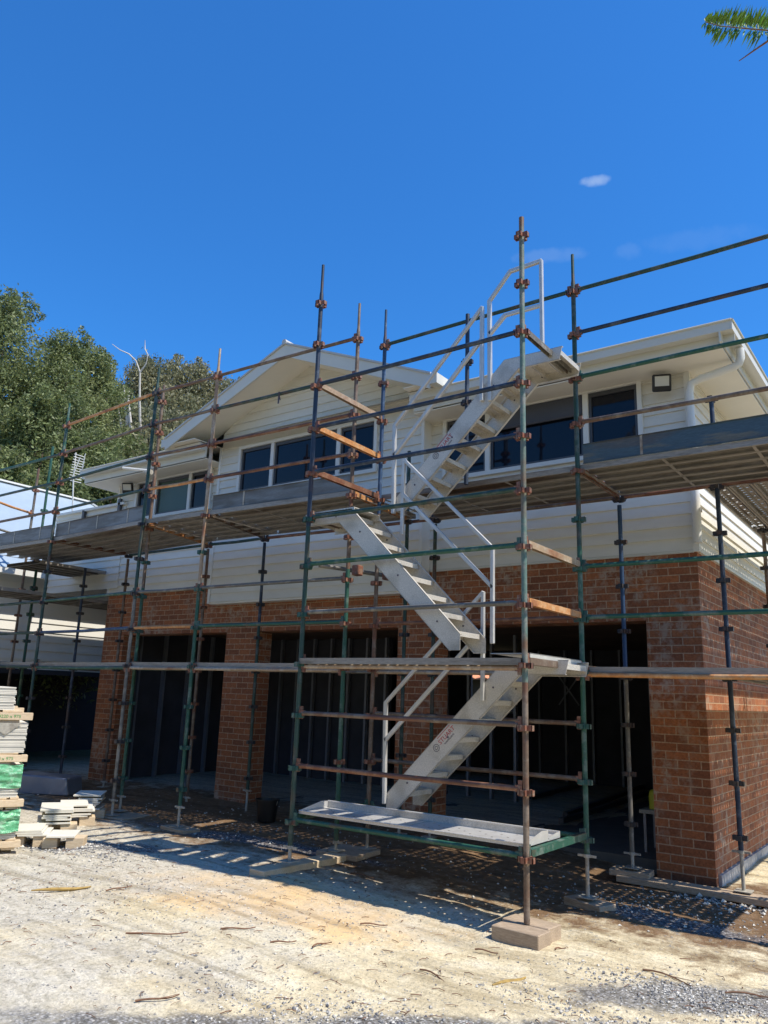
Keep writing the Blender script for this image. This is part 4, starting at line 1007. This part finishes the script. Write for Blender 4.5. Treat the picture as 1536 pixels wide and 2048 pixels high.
# trestle table with yellow container and orange bucket
tb=empty('work_table',(.02,3.75,-.43)); 
mb=MB(); mb.box(-.3,-.2,.42,.55,.25,.46); build(mb,'table_top',M['jack'],tb)
for (x,y) in ((-.25,-.15),(.5,-.15),(-.25,.2),(.5,.2)):
    mb=MB(); mb.box(x-.015,y-.015,0,x+.015,y+.015,.42); build(mb,'leg',M['stud'],tb)
tag(tb,'small white topped work table inside the right garage','table')
M['yel']=mat_plain('yellow_plastic',(.55,.50,.03),.5); M['ora']=mat_plain('orange_plastic',(.50,.12,.02),.5)
mb=MB(); mb.tube([(0,0,0),(0,0,.17),(0,0,.20),(0,0,.22)],[.09,.09,.075,.03],16); o=build(mb,'container',M['yel'],loc=(-.12,3.72,.032),smooth=True); tag(o,'yellow container on the work table inside the garage','container')
mb=MB(); mb.tube([(0,0,0),(0,0,.25)],[.10,.125],16,cap=False); mb.tube([(0,0,.002),(0,0,.01)],.099,16); mb.tube([(0,0,.235),(0,0,.255)],[.13,.13],16,cap=False); o=build(mb,'bucket',M['ora'],loc=(.05,3.7,-.43),smooth=True); tag(o,'orange bucket under the work table inside the garage','bucket')

# twigs and leaves
rr=random.Random(5)
big=[(985,1960,.34,.5,'leafdry'),(60,1800,.55,.25,'leafdry'),(250,1885,.5,-.05,'twig'),(440,1870,.3,.1,'twig'),(625,1895,.22,1.2,'twig'),(540,1890,.22,.2,'twig'),(700,1760,.35,-.3,'twig'),(720,1850,.25,.1,'twig'),(1285,1930,.45,-.5,'twig'),(1110,1890,.12,.8,'twig'),(950,1890,.2,-.3,'twig'),(840,1930,.3,-.6,'twig'),(1080,2030,.35,-.1,'twig'),(1450,1975,.4,0,'twig'),(270,2005,.3,.2,'twig'),(210,1800,.3,.9,'twig')]
def placeg(px,py):
    d=ray(px,py); t=(-.52-CP.z)/d.z; p=CP+d*t; return p.x,p.y
def twig(px,py,ln,a,mat,label):
    x,y=placeg(px,py); mb=MB(); pts=[]; r=[]; cv=rr.uniform(-1.2,1.2); ang=a; cx=cy=0; n=7
    for i in range(n):
        pts.append((cx,cy,.012+.006*math.sin(i))); r.append(.005*(1-.6*i/n)+.0015); cx+=math.cos(ang)*ln/n; cy+=math.sin(ang)*ln/n; ang+=cv/n
    if mat=='leafdry':
        r=[.003+.012*math.sin(math.pi*(i+.4)/n) for i in range(n)]
    mb.tube(pts,r,5)
    if mat=='twig' and rr.random()<.7:
        q=V(pts[3]); a2=ang+rr.choice((-1,1))*.7; mb.tube([q,q+V((math.cos(a2),math.sin(a2),.1))*ln*.2,q+V((math.cos(a2+.3),math.sin(a2+.3),.02))*ln*.38],[.003,.002,.001],4)
    o=build(mb,'twig',M[mat],loc=(x,y,gz(x,y)),smooth=True); 
    tag(o,label,'twig')
places=['right of centre','at the left picture edge','lower left','left of centre','below the long sole board','curled, beside the other','near the orange sand','on the orange sand','right of the timber block','in front of the timber block','left of the timber block','in the near middle','at the bottom right of centre','near the bottom right corner','near the bottom left corner','upper left, by the gravel']
for (px,py,ln,a,m_),pl in zip(big,places): twig(px,py,ln,a+R(36),m_,('long yellow dry leaf' if m_=='leafdry' else 'brown dry twig')+' on the ground, '+pl)
mb=MB()
for i in range(600):
    x=rr.uniform(-5.5,2.3); y=rr.uniform(-3.2,.4); ln=rr.uniform(.02,.09); a=rr.uniform(0,6.28); z=gh(x,y)+.006; cv=rr.uniform(-.5,.5)
    mb.tube([(x,y,z),(x+ln*.5*math.cos(a),y+ln*.5*math.sin(a),z+.006),(x+ln*math.cos(a+cv),y+ln*math.sin(a+cv),z)],rr.uniform(.0012,.003),4)
o=build(mb,'leaf_litter',M['twig']); tag(o,'fine brown twigs and litter scattered on the yard','litter',kind='stuff')

# ------------------------------------------------------------------ trees
def leafcloud(clumps,n,size,seed,droop=0):
    rs=np.random.RandomState(seed); cl=np.array(clumps,float)
    wts=cl[:,3]**2; pick=rs.choice(len(cl),n,p=wts/wts.sum()); c=cl[pick]
    nrm=lambda a:a/(np.linalg.norm(a,axis=1,keepdims=True)+1e-9)
    # twigs: leaves gather round small sub-centres so that gaps stay open
    nt_=max(8,n//14); tw=nrm(rs.randn(nt_,3))*(.35+.65*rs.rand(nt_,1)**.5); tp=rs.randint(0,nt_,n)
    d=tw[tp]+rs.randn(n,3)*.13
    p=c[:,:3]+d*c[:,3:4]*np.array([1,1,.8])*1.08
    u=rs.randn(n,3); u[:,2]-=droop; u=nrm(u); v=nrm(np.cross(u,rs.randn(n,3))); s_=size*(.6+.8*rs.rand(n,1))
    vs=np.stack([p-u*s_,p+v*s_*.38,p+u*s_,p-v*s_*.38],1).reshape(-1,3)
    return vs,np.arange(4*n).reshape(-1,4)
def leafmesh(name,vs,fs,mat):
    me=bpy.data.meshes.new(name); me.vertices.add(len(vs)); me.vertices.foreach_set('co',vs.ravel().astype(np.float32))
    me.loops.add(fs.size); me.loops.foreach_set('vertex_index',fs.ravel().astype(np.int32)); me.polygons.add(len(fs))
    me.polygons.foreach_set('loop_start',(np.arange(len(fs))*4).astype(np.int32)); me.update(calc_edges=True); me.materials.append(mat); return me
def tree(px,base_py,top_py,D,width,label,kind='d',seed=1,n=9000,name='tree',base_z=None,lsz=1.,pos=None):
    top=at(px,top_py,D); bx,by=top.x,top.y; bz=-.5 if base_z is None else base_z; h=top.z-bz
    
    if pos: bx,by,h=pos
    root=empty(name,(bx,by,bz)); tag(root,label,'tree','trees behind the house'); rs=random.Random(seed)
    mb=MB(); pts=[(0,0,0)]; r0=.018*h+.08; x=y=0
    for i in range(1,8): x+=rs.uniform(-.12,.12)*h/12; y+=rs.uniform(-.12,.12)*h/12; pts.append((x,y,h*.9*i/7))
    mb.tube(pts,[r0*(1-.12*i) for i in range(8)],8)
    clumps=[]
    nl=26 if kind=='d' else 20
    for i in range(nl):
        t=(i+.5)/nl
        if kind=='d':
            zz=h*(.22+.74*t); rad=width*.5*math.sin(math.pi*min(1,(.30+.70*t)))**.7*(1.05-.45*t) ; cr=width*.17*(1.15-.5*t)
        else:
            zz=h*(.35+.6*t); rad=width*.5*(.4+.6*math.sin(math.pi*t)); cr=width*.15
        a=i*2.4+rs.uniform(-.4,.4); rr_=rad*rs.uniform(.45,1.0) if i<nl-2 else rad*.1
        cx,cy=x*.6+rr_*math.cos(a),y*.6+rr_*math.sin(a); clumps.append((cx,cy,zz,cr*rs.uniform(.8,1.25)))
        ti=min(6,int(t*6)); p0=pts[ti]; mb.tube([p0,((p0[0]+cx)/2,(p0[1]+cy)/2,(p0[2]+zz)/2+.2),(cx,cy,zz)],[r0*.35,r0*.2,r0*.08],5)
    clumps.append((x*.7,y*.7,h*.94,width*.09))
    for i in range(26 if kind=='d' else 12):
        c=clumps[rs.randrange(nl//3,nl)]; a=rs.uniform(0,6.28); q=c[3]*rs.uniform(.8,1.25)
        for k in range(3): clumps.append((c[0]+q*math.cos(a)*(1-.15*k),c[1]+q*math.sin(a)*(1-.15*k),c[2]+c[3]*(.35+.32*k),c[3]*(.34-.08*k)))
    build(mb,'trunk',M['bark'] if kind=='d' else M['barkw'],root,smooth=True)
    vs,fs=leafcloud(clumps,int(n*(4.2 if lsz==1 else 2.6)),(.066 if kind=='d' else .085)*lsz,seed,0 if kind=='d' else 1.2)
    link('crown',leafmesh('crown',vs,fs,M['leafd'] if kind=='d' else M['leafg']),root)
    return root
tree(10,0,585,27,8,'tallest dark dense tree at the left picture edge','d',1,26000)
tree(-90,0,560,30,9,'dark dense tree mostly beyond the left edge','d',2,12000)
tree(135,0,655,29,6.5,'pointed dark tree right of the tallest one','d',3,20000)
tree(198,0,680,32,6.5,'dark bushy tree left of the dead white branch','d',4,18000)
tree(70,0,790,24,5,'lower dense tree in front at the left','d',5,12000)
tree(190,0,850,25,5,'small yellow green tree above the antenna','d',6,12000)
tree(318,0,708,42,7,'gum tree with rounded top behind the dead white branch','g',7,12000)
tree(385,0,712,44,8,'gum tree behind the left slope of the gable','g',8,12000)
tree(460,0,745,46,8,'gum tree peeking out beside the gable peak','g',9,10000)
tree(265,0,800,38,7,'pale thin gum behind the close pair of standards','g',10,10000)
tree(345,0,820,36,7,'low gum behind the left eave','g',12,9000)
tree(20,0,900,22,5,'low dark tree behind the white roof','d',13,9000)
tree(240,0,920,24,4.5,'low bush behind the left eave tip','d',14,9000)
tree(130,0,930,23,4.5,'low bush behind the antenna','d',15,9000)
# trees on the street side, behind the camera: they shade the sky and show in the panes
for i,(x,y,h_,w_d) in enumerate(((-16,-18,8,8),(-8,-20,9,9),(-1,-21,10,9),(6,-20,9,9),(14,-18,8,8),(-22,-14,8,8))):
    tree(0,0,100,20,w_d*.85,['tree','bushy tree','tallest tree','rounded tree','dark tree','leaning tree'][i]+' on the street side behind the viewer, number %s from the left'%ordn[(i+1)%6],'d',40+i,5000,lsz=3.2,pos=(x,y,h_))
# dead white branch tree
dw=empty('dead_tree',at(283,1000,36)); b0=dw.location.copy(); tag(dw,'bare dead white tree forked at the top','tree')
mb=MB()
def T(px,py,D=36): return at(px,py,D)-b0
mb.tube([T(283,1000),T(281,870),T(279,800),T(280,745)],[.085,.065,.05,.042],7)
mb.tube([T(280,745),T(272,722),T(258,708),T(240,700),T(224,688)],[.04,.032,.028,.022,.012],6); mb.tube([T(280,745),T(292,728),T(296,710),T(290,698),T(290,680)],[.04,.034,.03,.024,.012],6)
build(mb,'branch',M['barkw'],dw,smooth=True)
for i,(a,b,c,lb) in enumerate((((250,900),(254,840),(247,770),'pale bare trunk left of the dead white tree'),((262,860),(256,800),(259,780),'thin pale trunk beside the dead white tree'),((240,940),(246,870),(233,800),'leaning pale trunk above the left eave'))):
    o=at(*a,35); mb=MB(); mb.tube([V((0,0,0)),at(*b,35)-o,at(*c,35)-o],[.09,.07,.03],6); q=build(mb,'bare_trunk',M['barkw'],loc=o,smooth=True); tag(q,lb,'tree trunk','pale bare trunks among the trees')
# distant wooded hill
mb=MB(); n=40; vs=[];fs=[]
for j in range(12):
    for i in range(n):
        x=-120+i*4.2; y=38+j*5; z=-.6+min(1,j/9)*(13+3*math.sin(i*.5)+2*noise.noise(V((i*.4,j*.5,0))))*max(0,min(1,(-8-x)/20)); vs.append((x,y,z))
fs=[(j*n+i,j*n+i+1,(j+1)*n+i+1,(j+1)*n+i) for j in range(11) for i in range(n-1)]
me=bpy.data.meshes.new('hill'); me.from_pydata(vs,[],fs); me.materials.append(M['leafd']); me.polygons.foreach_set('use_smooth',[True]*len(fs)); o=link('hill',me); tag(o,kind='structure')
rs=np.random.RandomState(9); cl=[]
for i in range(150):
    px=rs.uniform(-160,560); D=rs.uniform(30,44); py=rs.uniform(905,1250); p=at(px,py,D); cl.append((p.x,p.y,p.z,1.5+rs.rand()))
vs,fs=leafcloud(cl,90000,.11,21)
o=link('undergrowth',leafmesh('undergrowth',vs,fs,M['leafg'])); tag(o,'tangled undergrowth and low scrub between the trees','undergrowth',kind='stuff')

# conifer branch overhead at the top right
cb=empty('conifer_branch',at(1560,62,2.2)); c0=cb.location.copy(); tag(cb,'green conifer branch tip reaching in at the top right corner','branch')
mb=MB(); sp=[at(1640,66,2.2)-c0,at(1536,61,2.2)-c0,at(1480,56,2.2)-c0,at(1440,52,2.2)-c0,at(1411,44,2.2)-c0]; mb.tube(sp,[.003,.0022,.0018,.0014,.001],6)
mb.tube([at(1640,20,2.2)-c0,at(1560,66,2.2)-c0,at(1536,82,2.2)-c0,at(1505,103,2.2)-c0,at(1478,122,2.2)-c0],[.005,.0035,.003,.0022,.0012],6); build(mb,'stem',M['twig'],cb,smooth=True)
mb=MB(); rr=random.Random(8)
for i in range(430):
    t=rr.random(); s_=t*(len(sp)-1); k=min(int(s_),len(sp)-2); f=s_-k; p=sp[k].lerp(sp[k+1],f); ax=(sp[k+1]-sp[k]).normalized()
    side=rr.choice((-1,1,1)); perp=(u_*side+w_*rr.uniform(-1.6,1.2)).normalized(); d=(perp+ax*(.25 if side>0 else .55)*rr.uniform(.4,1.1)*(-1 if side>0 else 1)).normalized()
    if side>0: d=(perp-ax*rr.uniform(-.1,.5)).normalized()
    ln=rr.uniform(.035,.062)*(1-.6*max(0,(s_-2.6)/1.4)); wv=ax.cross(d).normalized()*.0017
    wv=(ax*.0025)
    m=p+d*ln*.5+ax*.002; e=p+d*ln
    n0=wv.cross(d).normalized()*.0006
    mb.add([p,m+wv,e,m-wv,m+n0],[(0,1,4),(1,2,4),(2,3,4),(3,0,4),(0,3,2,1)])
build(mb,'needles',M['needle'],cb,recalc=False)

# ------------------------------------------------------------------ loose pieces become parts of their own
def split_loose(o):
    me=o.data; nv=len(me.vertices); par=list(range(nv))
    def f(a):
        while par[a]!=a: par[a]=par[par[a]]; a=par[a]
        return a
    for e in me.edges:
        a,b=f(e.vertices[0]),f(e.vertices[1])
        if a!=b: par[a]=b
    comp={}
    for p in me.polygons: comp.setdefault(f(p.vertices[0]),[]).append(p)
    if len(comp)<2: return
    for k,(r,ps) in enumerate(list(comp.items())):
        idx={}; vs=[]; fs=[]
        for p in ps:
            ff=[]
            for v in p.vertices:
                if v not in idx: idx[v]=len(vs); vs.append(tuple(me.vertices[v].co))
                ff.append(idx[v])
            fs.append(ff)
        m2=bpy.data.meshes.new(me.name); m2.from_pydata(vs,[],fs)
        for m in me.materials: m2.materials.append(m)
        if k==0: first=m2
        else:
            q=o.copy(); q.data=m2; COL.objects.link(q); q.parent=o.parent
    o.data=first
for o in list(bpy.data.objects):
    if o.type=='MESH' and o.name.split('.')[0] in ('inner_wall','soffit','stud_frame','mullion','flashing','corner_trim','pipe_clip','clamp','post','bracket','end_plate','bar','side_rail','block','roof_cap','cross_brace','capping'): split_loose(o)
